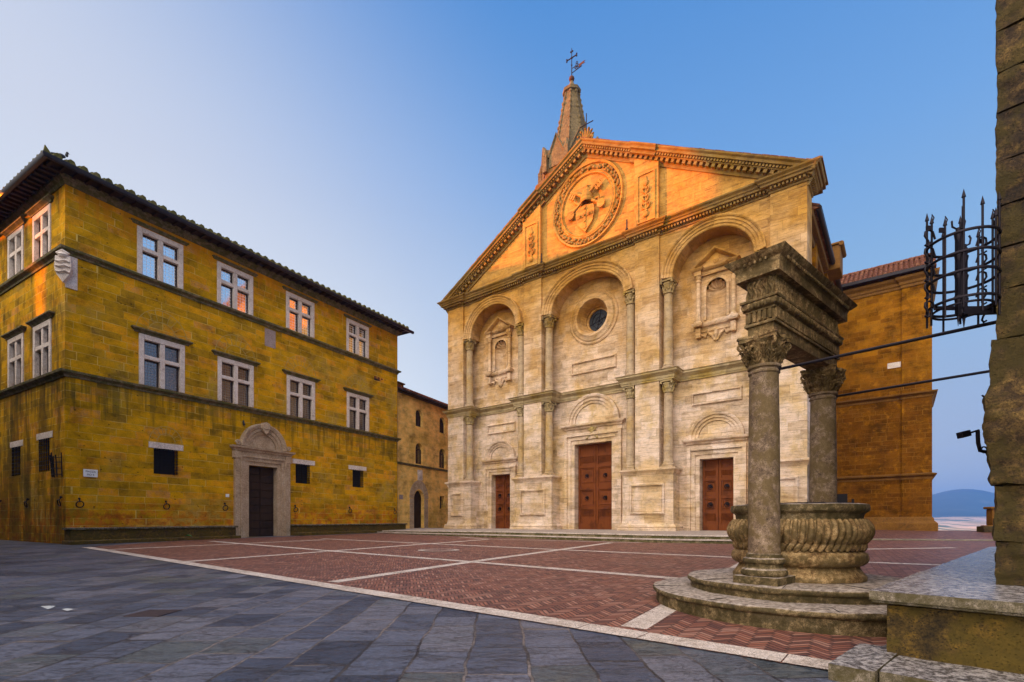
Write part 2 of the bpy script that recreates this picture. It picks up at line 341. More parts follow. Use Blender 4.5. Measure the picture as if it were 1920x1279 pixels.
        bm.to_mesh(me); bm.free()
        for p_ in me.polygons: p_.use_smooth=True
        me.set_sharp_from_angle(angle=math.radians(angle))
        me.materials.append(mat)
        o=bpy.data.objects.new(name,me); col.objects.link(o)
        if parent: o.parent=parent; ZO[o.name]=zo
        if bevel:
            b=o.modifiers.new('bevel','BEVEL'); b.width=bevel; b.segments=2; b.limit_method='ANGLE'; b.angle_limit=math.radians(40)
        if kind: o['kind']=kind
        if label: o['label']=label
        return o
def thing(name,label,cat,loc,ang=0.,group=None):
    o=bpy.data.objects.new(name,None); col.objects.link(o); o.location=loc; o.rotation_euler=(0,0,ang)
    o['label']=label; o['category']=cat; o.empty_display_size=.3
    if group: o['group']=group
    ZO[o.name]=loc[2]; return o
def tag(o,label,cat,group=None):
    o['label']=label; o['category']=cat
    if group: o['group']=group
    return o
def noisefn(amp,sc_,oct_=3):
    def f(c):
        q=Vector(c)*sc_; r=0; a=1
        for _ in range(oct_): r+=a*noise.noise(q); q=q*2.1; a*=.5
        return r*amp
    return f
def ell(cx,cz,a,b,n=28,t0=0,t1=PI): return [(cx+a*math.cos(t0+(t1-t0)*k/n),cz+b*math.sin(t0+(t1-t0)*k/n)) for k in range(n+1)]
X_=Vector((1,0,0));Z_=Vector((0,0,1));OUT=Vector((0,-1,0))
def gz(y): return .0128*y
# ------------------------------------------------------------ materials
M={}
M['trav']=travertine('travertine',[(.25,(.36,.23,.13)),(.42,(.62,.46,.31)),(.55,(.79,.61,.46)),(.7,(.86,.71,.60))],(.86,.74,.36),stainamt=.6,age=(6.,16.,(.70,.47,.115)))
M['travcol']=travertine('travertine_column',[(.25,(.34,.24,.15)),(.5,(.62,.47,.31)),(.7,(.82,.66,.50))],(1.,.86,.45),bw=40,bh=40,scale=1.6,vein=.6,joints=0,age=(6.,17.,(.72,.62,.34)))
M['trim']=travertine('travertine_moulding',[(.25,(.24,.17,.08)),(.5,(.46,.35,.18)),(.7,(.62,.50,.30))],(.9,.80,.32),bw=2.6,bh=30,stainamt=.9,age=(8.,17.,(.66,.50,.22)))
M['wframe']=oldstone('window_travertine',[(.32,(.36,.27,.21)),(.46,(.66,.55,.47)),(.62,(.80,.71,.64))],None,1.4,.5,pits=.6)
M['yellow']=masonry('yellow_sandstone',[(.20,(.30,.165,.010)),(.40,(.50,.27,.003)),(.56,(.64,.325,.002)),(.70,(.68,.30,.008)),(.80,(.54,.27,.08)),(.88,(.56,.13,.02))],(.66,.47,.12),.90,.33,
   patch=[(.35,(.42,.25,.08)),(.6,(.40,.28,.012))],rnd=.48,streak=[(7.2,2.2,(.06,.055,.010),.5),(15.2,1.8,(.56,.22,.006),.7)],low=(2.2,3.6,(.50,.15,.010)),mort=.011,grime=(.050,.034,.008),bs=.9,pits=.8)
M['palcorn']=oldstone('grey_sandstone_moulding',[(.3,(.07,.055,.03)),(.5,(.20,.15,.08)),(.7,(.36,.29,.17))],(.07,.07,.01),2.,.5)
M['house']=masonry('tawny_sandstone',[(.2,(.78,.46,.12)),(.5,(.90,.54,.14)),(.8,(.90,.58,.18))],(.80,.55,.20),.55,.22,patch=[(.3,(.50,.33,.05)),(.7,(.60,.34,.06))],mort=.008,pits=.15,bs=.3)
M['brown']=masonry('brown_sandstone',[(.15,(.15,.052,.002)),(.4,(.26,.098,.003)),(.6,(.35,.14,.005)),(.85,(.23,.10,.01))],(.26,.125,.02),.62,.27,patch=[(.3,(.36,.16,.006)),(.7,(.21,.075,.002))],low=(9.,12.5,(.12,.040,.002)),mort=.010,pits=.4)  # low: lower wall painted darker for shade, upper left paler for bounced light
M['browntrim']=oldstone('brown_moulding',[(.3,(.08,.034,.004)),(.5,(.19,.08,.008)),(.7,(.32,.15,.02))],None,2.,.4)
M['tile']=tiles('roof_tile',(.07,.026,.015),(.19,.065,.032),(.36,.20,.09))
M['mosstile']=tiles('mossy_roof_tile',(.05,.045,.02),(.13,.12,.03),(.22,.16,.07))
M['gutter']=plain('dark_gutter_metal',(.028,.022,.026),.45,.5,.4)
M['soffit']=wood('dark_eaves_timber',(.035,.022,.02),(.07,.04,.03))
M['door']=wood('chestnut_door_wood',(.10,.022,.004),(.24,.066,.012))
M['darkdoor']=wood('dark_brown_door_wood',(.022,.012,.009),(.05,.026,.015))
M['iron']=plain('wrought_iron',(.018,.014,.020),.5,.7,.4,20)
M['drain']=plain('cast_iron_cover',(.055,.036,.040),.6,.3,.5,20)
M['rust']=plain('rusty_iron',(.10,.035,.018),.8,.2,.5,20)
M['stained']=plain('dark_stained_glass',(.018,.022,.028),.6,0,.5,30)
M['dark']=plain('dark_interior',(.012,.010,.010),.9,0,.2)
M['glass']=glass('leaded_glass',ior=5.); M['glassd']=glass('dark_leaded_glass',(.035,.018,.018),.13,(.012,.01,.012),.18,.25,1.9)
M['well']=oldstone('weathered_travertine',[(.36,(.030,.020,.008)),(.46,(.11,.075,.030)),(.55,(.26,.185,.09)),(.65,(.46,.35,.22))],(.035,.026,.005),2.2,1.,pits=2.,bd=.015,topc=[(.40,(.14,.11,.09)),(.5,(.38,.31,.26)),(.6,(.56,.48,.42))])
M['wellcol']=oldstone('porous_column_stone',[(.36,(.060,.036,.020)),(.48,(.20,.135,.085)),(.60,(.40,.29,.20))],(.12,.078,.025),2.2,1.,pits=1.8,bd=.010)
M['welldark']=oldstone('dark_carved_travertine',[(.36,(.038,.019,.007)),(.45,(.17,.098,.036)),(.55,(.39,.255,.11)),(.66,(.60,.44,.25))],(.065,.042,.010),2.4,1.,pits=1.2,bd=.012)
M['rustic']=oldstone('rough_grey_brown_stone',[(.38,(.010,.006,.003)),(.47,(.045,.025,.010)),(.55,(.12,.070,.02)),(.64,(.28,.17,.05))],(.045,.032,.003),1.5,1.,pits=1.,bd=.04)
M['benchy']=oldstone('mossy_bench_stone',[(.36,(.022,.014,.004)),(.47,(.08,.048,.010)),(.57,(.19,.108,.012)),(.68,(.30,.19,.04))],(.07,.048,.004),1.4,1.,pits=1.6,bd=.02)
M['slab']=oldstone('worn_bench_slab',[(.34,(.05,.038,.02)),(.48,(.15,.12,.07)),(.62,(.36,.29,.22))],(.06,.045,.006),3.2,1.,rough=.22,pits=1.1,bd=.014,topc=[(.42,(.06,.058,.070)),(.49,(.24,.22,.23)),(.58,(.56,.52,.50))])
M['band']=oldstone('pavement_travertine',[(.36,(.26,.20,.15)),(.48,(.56,.46,.38)),(.62,(.74,.64,.56))],None,1.6,.7,rough=.6,pits=1.4)
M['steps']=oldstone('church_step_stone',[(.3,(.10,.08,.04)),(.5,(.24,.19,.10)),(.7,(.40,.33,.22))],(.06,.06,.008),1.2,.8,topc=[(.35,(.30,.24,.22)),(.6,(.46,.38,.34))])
M['herring']=herring('herringbone_brick'); M['slate']=slate('slate_paving')
M['white']=plain('white_enamel',(.8,.79,.76),.4,0,.1); M['paper']=plain('white_paper',(.34,.36,.38),.7,0,.15)
M['black']=plain('black_lettering',(.02,.02,.02),.5,0,.1)
M['pigeon']=plain('pigeon_feathers',(.03,.032,.04),.7,0,.3); M['green']=plain('green_plastic',(.03,.30,.10),.35,0,.2)
M['spire']=oldstone('spire_stone',[(.34,(.05,.035,.014)),(.48,(.14,.095,.038)),(.64,(.28,.19,.08))],None,.8,.9)
M['portal']=oldstone('tawny_portal_stone',[(.32,(.20,.125,.065)),(.48,(.44,.31,.19)),(.62,(.58,.44,.31)),(.72,(.66,.53,.42))],None,1.6,.8,pits=1.)
M['mortar']=plain('lime_mortar',(.50,.36,.10),.9,0,.4)
M['cast']=masonry('plain_stone_wall',[(.2,(.25,.18,.08)),(.8,(.35,.25,.12))],(.4,.3,.15),.7,.3)
# ------------------------------------------------------------ setting
def struct(mb,name,mat,**k): return mb.build(name,mat,kind='structure',**k)
E0=Vector((-15.89,18.45)); E1=Vector((6.2,.75)); ED=(E1-E0).normalized(); EN=Vector((-ED.y,ED.x))   # edge of the square
def strip(mb,a,b,wd,z,cut=None,seed=0):
    """a band of travertine slabs with open joints, lying on the sloping square"""
    a=Vector(a);b=Vector(b);d=(b-a);L=d.length;d.normalize();n=Vector((-d.y,d.x)); r=random.Random(seed); s=0
    while s<L-.05:
        l=min(L-s,r.uniform(.55,1.5)); o1=r.uniform(-.006,.006)
        q=[a+d*(s+.006)+n*(0+o1),a+d*(s+l-.006)+n*(0+o1),a+d*(s+l-.006)+n*(wd+o1),a+d*(s+.006)+n*(wd+o1)]
        mb.quad(*[(p.x,p.y,gz(p.y)+z) for p in q]); s+=l
# open street of slate slabs, rises gently away from the camera
g=MB(); xs=[-60,-30,-15,-8,-4,0,4,8,15,30]; 
for i in range(len(xs)-1):
    for (a,b) in ((-30,0),(0,8),(8,16),(16,24),(24,45)):
        g.quad((xs[i],a,gz(a)),(xs[i+1],a,gz(a)),(xs[i+1],b,gz(b)),(xs[i],b,gz(b)))
struct(g,'street',M['slate'])
# brick square: right of / beyond the edge line
p=[E0,E1,Vector((14,-2)),Vector((30,8)),Vector((30,30)),Vector((-7,36)),Vector((-15.5,24))]
g=MB(); i=g.ps([(q.x,q.y,gz(q.y)+.006) for q in p]); g.f.append(i); struct(g,'brick_square',M['herring'])
g=MB(); wd=.28
strip(g,E0,(3.3,3.07),.30,.013,seed=1)
MD=Vector((.54,.84)).normalized()
def line(a,b,s,w_=wd): strip(g,a,b,w_,.011,seed=s)
line((-14.0,22.95),(-6.44,16.77),2); line((-6.44,16.77),(-1.07,12.55),3); line((-1.07,12.55),(3.3,8.96),4)
line((-9.75,25.3),(1.35,17.25),5); line((1.35,17.25),(6.23,13.88),6); line((6.23,13.88),(12.2,10.6),7)
line((9.6,18.4),(12.11,17.29),8); line((12.11,17.29),(16.2,18.1),9)
line((-3.0,27.4),(-1.32,24.9),10,.2); line((-1.32,24.9),(5.6,21.5),11,.2)
for a,b,s in (((-14.0,17.35),(-9.2,24.4),12),((-8.5,12.72),(-6.25,16.4),13),((-6.2,16.5),(-1.3,24.8),14),((-3.3,8.9),(-1.2,12.7),15),((-1.15,12.8),(4.2,21.8),16),((1.15,5.3),(4.6,10.8),17),((4.6,10.8),(9.2,18.2),18)):
    strip(g,b,a,wd,.0095,seed=s)
struct(g,'paving_bands',M['band'])
g=MB(); g.lathe((-2.48,16.95,gz(16.95)+.013),[(.53,0),(.70,0),(.70,.004),(.53,.004)],40); g.f=g.f[:-2]; struct(g,'paving_ring',M['band'])
# raised church platform: two worn steps, sloping up to the walls
FE=[(-9.2,34.2),(-7.42,32.0),(-1.4,27.1),(4.4,22.9),(6.48,21.65),(9.13,20.85),(11.5,20.7),(14.2,21.8),(16.67,24.0),(22.2,23.2),(29,20.5)]
HT=[.16,.22,.33,.35,.35,.34,.28,.16,.06,.05,.05]
BK=[(-9,44),(-5.5,40),(-3.2,36.6),(3.0,31.6),(7.0,28.6),(11.5,25.2),(13.8,24.0),(16.5,27.0),(22,31.5),(25.4,29.6),(32,26.5)]
BZ=[.70,.70,.73,.74,.74,.74,.73,.70,.70,.68,.66]
g=MB(); gs=MB(); gn_=MB(); K=len(FE)
def off(i,d):
    a=Vector(FE[max(0,i-1)]);b=Vector(FE[min(K-1,i+1)]);t=(b-a).normalized(); return Vector(FE[i])+Vector((-t.y,t.x))*d
def fr(i):
    q0=off(i,0);q1=off(i,.38); z0=gz(q0.y); h=HT[i]
    return q0,q1,z0,z0+h*.5,z0+h
for i in range(K-1):
    a0,a1,az,am,at=fr(i); b0,b1,bz_,bm_,bt=fr(i+1)
    gs.quad((a0.x,a0.y,az-.2),(b0.x,b0.y,bz_-.2),(b0.x,b0.y,bm_),(a0.x,a0.y,am))
    gs.quad((a0.x,a0.y,am),(b0.x,b0.y,bm_),(b1.x,b1.y,bm_),(a1.x,a1.y,am))
    gs.quad((a1.x,a1.y,am),(b1.x,b1.y,bm_),(b1.x,b1.y,bt),(a1.x,a1.y,at))
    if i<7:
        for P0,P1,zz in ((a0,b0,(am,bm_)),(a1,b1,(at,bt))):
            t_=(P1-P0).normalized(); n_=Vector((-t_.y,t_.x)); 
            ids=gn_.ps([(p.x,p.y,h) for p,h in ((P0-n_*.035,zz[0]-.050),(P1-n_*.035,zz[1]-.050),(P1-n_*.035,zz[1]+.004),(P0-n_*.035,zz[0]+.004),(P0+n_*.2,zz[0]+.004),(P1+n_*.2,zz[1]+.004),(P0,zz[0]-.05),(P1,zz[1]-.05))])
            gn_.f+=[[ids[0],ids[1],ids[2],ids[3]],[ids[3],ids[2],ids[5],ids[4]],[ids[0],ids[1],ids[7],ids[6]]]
    a2=off(i,.38+.4);b2=off(i+1,.38+.4)
    gs.quad((a1.x,a1.y,at),(b1.x,b1.y,bt),(b2.x,b2.y,bt+.006),(a2.x,a2.y,at+.006))
    (g if i>=6 else gs).quad((a2.x,a2.y,at+.006),(b2.x,b2.y,bt+.006),(*BK[i+1],BZ[i+1]),(*BK[i],BZ[i]))
struct(gn_,'lit_step_edges',M['band'],angle=20); struct(gs,'church_steps',M['steps'],angle=20); struct(g,'upper_square',M['herring'],angle=20)  # paler worn step edges; the light on the nosings is put into their colour
g=MB(); g.quad((22,31.5,.69),(25.4,29.6,.69),(27,34,-6),(22,36,-6)); g.quad((25.4,29.6,.69),(32,26.5,.65),(36,31,-6),(27,34,-6)); struct(g,'bank',M['steps'])
def land(name,rows,cols,mat):
    g=MB(); R=[]
    for (Y,zf) in rows: R.append(g.ps([(x*Y,Y,zf(x)) for x in cols]))
    for a in range(len(R)-1):
        for b in range(len(cols)-1): g.f.append([R[a][b],R[a][b+1],R[a+1][b+1],R[a+1][b]])
    return struct(g,name,mat,angle=180)
B=NB('valley_fields'); f=B.noise(B.map(B.co,(.006,.0012,.01)),1.,3,.6,.8)
M['fields']=B.done(B.ramp(f,[(.42,(.10,.13,.05)),(.47,(.62,.45,.30)),(.52,(.75,.55,.42)),(.56,(.16,.17,.08)),(.62,(.7,.5,.36))]),.95)
B=NB('mountain_forest'); f=B.noise(B.map(B.co,(.004,.004,.02)),1.,5,.6)
M['mount']=B.done(B.ramp(f,[(.4,(.015,.035,.04)),(.6,(.03,.06,.06)),(.7,(.10,.12,.09))]),.95)
cx=[-1.2+.02*k for k in range(160)]
def nz(s,a,f_): return lambda x:a*noise.noise(Vector((x*f_,s,0)))
def vz(base,amp,fr_,seed): 
    return lambda x: base+amp*noise.noise(Vector((x*fr_,seed,3.1)))
# rows of low hills; heights in metres relative to the square
land('valley',[(60,lambda x:-25),(250,lambda x:-22),(700,vz(-22,6,9,1)),(1000,vz(-9,5,14,2)),(1300,vz(-14,6,14,3)),(1700,vz(4,7,12,4)),(2100,vz(-2,10,10,5)),(2600,vz(30,10,9,6)),(3300,lambda x:20)],cx,M['fields'])
def amiata(x):
    d=x-.905; z=62+150*math.exp(-(d/.16)**2)*.5+ 95*math.exp(-(d/.07)**2)*.6+55*math.exp(-((d)/.5)**2)
    return z+9*noise.noise(Vector((x*14,7,1)))+4*noise.noise(Vector((x*50,7,1)))
land('mountain',[(2700,lambda x:10),(3200,lambda x:.40*amiata(x)),(3700,amiata),(4300,lambda x:40)],cx,M['mount'])

# air between the hill town and the mountain
B=NB('air'); t_=B.t; t_.nodes.remove(B.b); pv=t_.nodes.new('ShaderNodeVolumePrincipled'); pv.inputs['Color'].default_value=(.10,.36,1.,1); pv.inputs['Density'].default_value=2.3e-4; pv.inputs['Anisotropy'].default_value=.0
t_.links.new(pv.outputs[0],t_.nodes['Material Output'].inputs['Volume'])
g=MB(); g.box(-120,7000,-120,4600,-40,300); hz=g.build('haze',B.m); hz['kind']='stuff'
# ------------------------------------------------------------ church
CA=math.atan2(-.613,.790)
church=thing('church','pale travertine church with a broad sunlit gable, three wooden doors and columned arches','church',(-4.62,36.09,.70),CA)
T=M['trav'];TR=M['trim']
PIER=[(0,1.5),(6.8,8.15),(14.35,15.7),(21.0,22.5)]
BAY=[(1.5,6.8,4.15,1.95,1.80,2.50,2.33),(8.15,14.35,11.25,2.38,1.72,2.98,2.28),(15.7,21.0,18.35,1.95,1.80,2.50,2.33)]
YS=.12; YB=.95; SP=13.95; Z0=.66
def bayhole(b):
    x0,x1,c,a,bb,_,_=b; return [(x0,Z0),(x1,Z0),(x1,SP)]+ell(c,SP,a,bb,32)+[(x0,SP)]
g=MB()
SL=.556
for b in BAY:   # spandrel above each bay
    x0,x1,c,a,bb,_,_=b
    e=ell(c,SP,a,bb,32)
    g.plate([(x0,SP)]+[(x0,16.5),(x1,16.5),(x1,SP)]+e,[],YS)
    e2=[(x0,Z0),(x1,Z0),(x1,SP)]+e+[(x0,SP)]
    A=[(u,v) for u,v in e2]
    for k in range(1,len(A)): 
        (u0,v0),(u1,v1)=A[k-1],A[k]; g.quad((u0,YS,v0),(u1,YS,v1),(u1,YB,v1),(u0,YB,v0))
    g.quad((x0,YS,Z0),(x0,YS,SP),(x0,YB,SP),(x0,YB,Z0))
DOOR=[(3.34,4.98,4.45),(10.0,12.5,5.92),(17.52,19.18,4.45)]
for k,b in enumerate(BAY):
    x0,x1,c=b[:3]; d=DOOR[k]
    outer=[(x0,Z0),(d[0],Z0),(d[0],d[2]),(d[1],d[2]),(d[1],Z0),(x1,Z0),(x1,16.4),(x0,16.4)]
    holes=[]
    if k==1: holes=[ell(11.27,13.45,1.12,1.12,40,0,2*PI)[:-1]]
    else: holes=[[(c-.5,11.62),(c+.5,11.62),(c+.5,13.15)]+ell(c,13.15,.5,.5,12)[1:]]
    g.plate(outer,holes,YB)
    for (u0,v0),(u1,v1) in (((d[0],Z0),(d[0],d[2])),((d[0],d[2]),(d[1],d[2])),((d[1],d[2]),(d[1],Z0))):
        g.quad((u0,YB,v0),(u1,YB,v1),(u1,YB+.55,v1),(u0,YB+.55,v0))
for x0,x1 in PIER: g.box(x0,x1,0,YS+.02,Z0,16.5)
# gable wall and flanks of the frontispiece
g.plate([(0.0,16.5),(22.5,16.5),(22.5,16.95),(11.25,16.95+SL*11.25),(0,16.95)],[],YS-.001)
g.quad((22.5,YS+.02,Z0),(22.5,1.5,Z0),(22.5,1.5,16.6),(22.5,YS+.02,16.6)); g.quad((0,YS+.02,Z0),(0,1.5,Z0),(0,1.5,16.6),(0,YS+.02,16.6))
g.plate([(0,16.4),(22.5,16.4),(22.5,16.9),(11.25,16.95+SL*11.25),(0,16.9)],[],1.5)
for x0,x1 in PIER:
    zt=lambda x:16.95+SL*(min(x,22.5-x))
    if x0==0: pts=[(0,16.9),(1.5,16.9),(1.5,zt(1.5)-.05)]
    elif x1==22.5: pts=[(21,16.9),(22.5,16.9),(21,zt(21)-.05)]
    else: pts=[(x0,16.9),(x1,16.9),(x1,zt(x1)-.05),(x0,zt(x0)-.05)]
    if len(pts)==4:
        g.prism(pts,-.12,YS)
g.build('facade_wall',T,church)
# carved pilaster panels in the gable
def relief(mb,cx_,z0,z1,y,wd):
    z=z0+.25; r=random.Random(int(z0*100))
    while z<z1-.35:
        k=r.randint(0,2); s=wd*r.uniform(.3,.5)
        if k==0:
            for sg in(-1,1): mb.tube([(cx_,y,z),(cx_+sg*s*.7,y-.05,z+.08),(cx_+sg*s,y-.06,z+.25),(cx_+sg*s*.6,y-.05,z+.36),(cx_+sg*s*.35,y-.04,z+.26)],.045,6)
        elif k==1: mb.ball((cx_,y-.02,z+.15),.16,10,(1,.5,1)); mb.ball((cx_,y-.02,z+.34),.09,8,(1,.5,1))
        else:
            for a in range(5):
                t=PI*(.15+.7*a/4); mb.tube([(cx_,y,z),(cx_+s*.6*math.cos(t),y-.07,z+.2*math.sin(t)+.05),(cx_+s*math.cos(t),y-.03,z+.36*math.sin(t))],.035,6)
        z+=.42
    mb.tube([(cx_,y,z0+.1),(cx_,y-.02,z1-.2)],.03,6)
for (x0,x1) in PIER[1:3]:
    zt=16.95+SL*(min(x0,22.5-x1))-.85; q=MB()
    fx0,fx1=x0+.17,x1-.17
    q.sweep([(fx0,-.12,17.25),(fx0,-.12,zt),(fx1,-.12,zt),(fx1,-.12,17.25)],[(0,0),(.07,0),(.07,.05),(0,.07)],OUT,closed=True)
    relief(q,(x0+x1)/2,17.25,zt,-.12,.55)
    q.build('carved_pilaster_panel',T,church,angle=60)
# horizontal cornices
def plan(recess,proj,y0=0.,ext=True,yend=1.5,zone=None):
    z=zone or PIER; pts=[(0,yend),(0,y0)] if ext else []
    for i,(a,b) in enumerate(z):
        if i>0: pts+=[(a,recess),(a,y0)]
        if i<len(z)-1: pts+=[(b,y0),(b,recess)]
    return pts+[(22.5,y0),(22.5,yend)]
def cornice(mb,pts,prof,z,rev=False): mb.sweep([(x,y,z) for x,y in pts],prof,Z_)
HC=[(-.05,0),(.06,0),(.06,.10),(.10,.13),(.10,.20),(.34,.24),(.36,.33),(.42,.36),(.44,.42),(.55,.50),(.57,.56),(-.05,.56)]
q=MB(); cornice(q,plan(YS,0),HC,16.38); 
c1=q.build('gable_base_cornice',TR,church,angle=30)
q=MB(); pl=plan(YS,0)
for i in range(len(pl)-1):
    a=Vector(pl[i]);b=Vector(pl[i+1]);d=b-a;L=d.length
    if L<.5: continue
    d.normalize(); n=Vector((d.y,-d.x)); k=int(L/.16)
    for j in range(k):
        c=a+d*((j+.5)*L/k); q.obox((c.x+n.x*.17,c.y+n.y*.17,16.38+.155),(d.x*.045,d.y*.045,0),(n.x*.09,n.y*.09,0),(0,0,.055))
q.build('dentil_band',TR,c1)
MC=[(-.05,0),(.05,0),(.05,.10),(.08,.10),(.08,.22),(.11,.25),(.24,.36),(.27,.38),(.27,.45),(.33,.50),(-.05,.52)]
zone=[(0,2.2),(6.05,8.9),(13.6,16.45),(20.3,22.5)]
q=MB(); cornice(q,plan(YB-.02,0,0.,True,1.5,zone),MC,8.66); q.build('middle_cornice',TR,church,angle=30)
# pedestals
for (a,b) in zone:
    q=MB(); q.box(a,b,0.01,YB+.02,Z0,4.02); ext0=a==0; 
    pth=[(a,YB),(a,0),(b,0),(b,YB)] if b<22.5 else [(a,YB),(a,0),(b,0),(b,1.5)]
    if a==0: pth=[(0,1.5),(0,0),(b,0),(b,YB)]
    q.sweep([(x,y,Z0) for x,y in pth],[(0,0),(.22,0),(.22,.16),(.17,.19),(.20,.26),(.17,.33),(.09,.37),(.04,.44),(.02,.60),(0,.62)],Z_)
    q.sweep([(x,y,3.74) for x,y in pth],[(0,0),(.03,0),(.05,.08),(.14,.18),(.17,.20),(.17,.28),(.0,.33)],Z_)
    c=(a+b)/2 if 0<a and b<22.5 else ((a+b)/2-.22 if a==0 else (a+b)/2+.22); hw=.98 if (a>0 and b<22.5) else .55
    for ins,pr in ((0,[(0,0),(.12,0),(.12,.10),(.05,.12),(0,.08)]),(.16,[(0,0),(.05,0),(.03,.03),(0,.03)])):
        q.sweep([(c-hw+ins,0.01,1.6+ins),(c-hw+ins,0.01,3.25-ins),(c+hw-ins,0.01,3.25-ins),(c+hw-ins,0.01,1.6+ins)],pr,OUT,closed=True)
    q.build('pedestal',T,church,angle=30)
# columns in two orders
def cap_mesh(mb,x,y,z,r,h,wide=1.5):
    mb.lathe((x,y,z),[(r,0),(r*1.18,.02),(r*1.18,.06),(r*1.02,.08),(r*.98,h*.3),(r*1.05,h*.55),(r*1.3,h*.8)],18)
    for ring,(z0,z1,n_) in enumerate(((.10,.45,8),(.3,.72,8))):
        for k in range(n_):
            a=2*PI*(k+.5*ring)/n_; c_,s_=math.cos(a),math.sin(a)
            mb.tube([(x+c_*r*1.0,y+s_*r*1.0,z+z0*h),(x+c_*r*1.12,y+s_*r*1.12,z+(z0+z1)/2*h),(x+c_*r*1.45,y+s_*r*1.45,z+z1*h),(x+c_*r*1.5,y+s_*r*1.5,z+(z1-.1)*h)],r*.24,6,lambda t:1-.5*t)
    for k in range(4):
        a=PI/4+k*PI/2; R=r*wide*1.22
        mb.ball((x+math.cos(a)*R,y+math.sin(a)*R,z+h*.76),r*.33,8,(1,1,1))
    w_=r*wide
    pts=[]
    for k in range(4):
        a=PI/4+k*PI/2; an=a+PI/2
        pts.append((x+math.cos(a)*w_*1.36,y+math.sin(a)*w_*1.36)); 
        m=(a+an)/2
        for dd in(-.3,0,.3): pts.append((x+math.cos(m+dd)*w_*(.9+abs(dd)*.35),y+math.sin(m+dd)*w_*(.9+abs(dd)*.35)))
    mb.prism(pts,z+h*.86,z+h,'z')
def column(x,z0,z1,caph):
    y=.30; r=.245; q=MB()
    zb=z0+.02
    q.box(x-.33,x+.33,y-.33,y+.33,z0,z0+.10)
    q.lathe((x,y,0),[(.32,z0+.10),(.335,z0+.15),(.32,z0+.2),(.27,z0+.23),(.29,z0+.28),(.28,z0+.33),(.25,z0+.36),(r,z0+.5),(r,z0+1.6),(r*.88,z1-caph-.02)],22)
    o=q.build('column',M['travcol'],church,angle=30)
    q=MB(); cap_mesh(q,x,y,z1-caph,r*.9,caph); q.build('capital',TR,o,angle=50)
for x in (1.85,6.40,8.54,13.96,16.08,20.66):
    column(x,4.06,8.66,.66); column(x,9.17,13.93,.72)
# plinths under the upper columns' bases come with the cornice; archivolts
for (x0,x1,c,a,bb,A,Bz) in BAY:
    q=MB(); pts=[]
    t0=[PI*k/40 for k in range(41)]
    # radial profile (fraction 0..1 of the band, projection)
    pf=[(0,.0),(0,.10),(.08,.14),(.28,.14),(.30,.18),(.55,.18),(.57,.22),(.78,.22),(.80,.26),(.92,.30),(1.,.30),(1.,0)]
    rings=[]
    for t in t0:
        rings.append(q.ps([(c+(a+(A-a)*f)*math.cos(t),YS+.01-d,SP+(bb+(Bz-bb)*f)*math.sin(t)) for f,d in pf]))
    for i in range(40):
        for j in range(len(pf)-1): q.f.append([rings[i][j],rings[i][j+1],rings[i+1][j+1],rings[i+1][j]])
    q.f.append(list(rings[0])); q.f.append(list(rings[-1]))
    # soffit deepens to the back wall
    q.build('arch_moulding',TR if 0 else T,church,angle=25)
# raking cornices with tile edge
def rake(mb,prof,xe=.36,y=YS): 
    zt=16.95
    mb.sweep([(22.5+xe,y,zt-SL*xe),(11.25,y,zt+SL*11.25),(-xe,y,zt-SL*xe)],prof,OUT)
RK=[(-.62,0),(-.62,.08),(-.47,.10),(-.47,.12),(-.30,.12),(-.30,.36),(-.26,.37),(-.26,.34),(-.13,.34),(-.13,.50),(-.02,.52),(.04,.60),(.10,.62),(.10,0)]
q=MB(); rake(q,RK); c2=q.build('raking_cornice',TR,church,angle=30)
for x0,x1 in PIER[1:3]:
    q=MB(); zt=lambda x:16.95+SL*min(x,22.5-x)
    q.sweep([(x1+.02,YS-.12,zt(x1+.02)),(x0-.02,YS-.12,zt(x0-.02))],[(p_*1.01,d_) for p_,d_ in RK],OUT); q.build('cornice_break',TR,c2,angle=30)
q=MB(); 
for sg in (0,1):
    n_=76
    for k in range(n_):
        x=.25+(k+.5)*(11.0/n_); z=16.95+SL*x; xx=x if sg==0 else 22.5-x
        t=Vector((math.cos(math.atan(SL)),0,math.sin(math.atan(SL)))) if sg==0 else Vector((math.cos(math.atan(SL)),0,-math.sin(math.atan(SL))))
        n=Vector((-t.z,0,t.x)); q.obox(Vector((xx,YS-.385,z))-n*.195,t*.050,Vector((0,.055,0)),n*.055)
        if k%2==0: q.obox(Vector((xx,YS-.22,z))-n*.385,t*.085,Vector((0,.115,0)),n*.080)
q.build('modillion_band',TR,c2)
q=MB()
for sg in(0,1):   # broken tile and slab edge on top of the rakes
    r=random.Random(5+sg); x=-.45
    while x<11.2:
        l=r.uniform(.28,.5); z=16.95+SL*(x+l/2)+.16+r.uniform(-.015,.03); xx=x+l/2 if sg==0 else 22.5-x-l/2
        a=math.atan(SL)*(1 if sg==0 else -1); t=Vector((math.cos(a),0,math.sin(a))); n=Vector((-t.z,0,t.x))
        q.obox(Vector((xx,.62,z-.03)),t*l*.53,Vector((0,1.10,0)),n*.024); x+=l
q.build('tile_edge',M['tile'],church)
# flank returns of the frontispiece (right and left)
for s_,x in ((1,22.5),(-1,0)):
    q=MB()
    o=.0
    for (d0,d1,z0,z1) in ((0,.40,16.66,16.80),(0,.52,16.80,16.96),(0,.62,16.96,17.04)):
        q.box(min(x,x+s_*d1),max(x,x+s_*d1),-.35,1.9,z0,z1)
    q.build('flank_tiles',M['browntrim'],church)
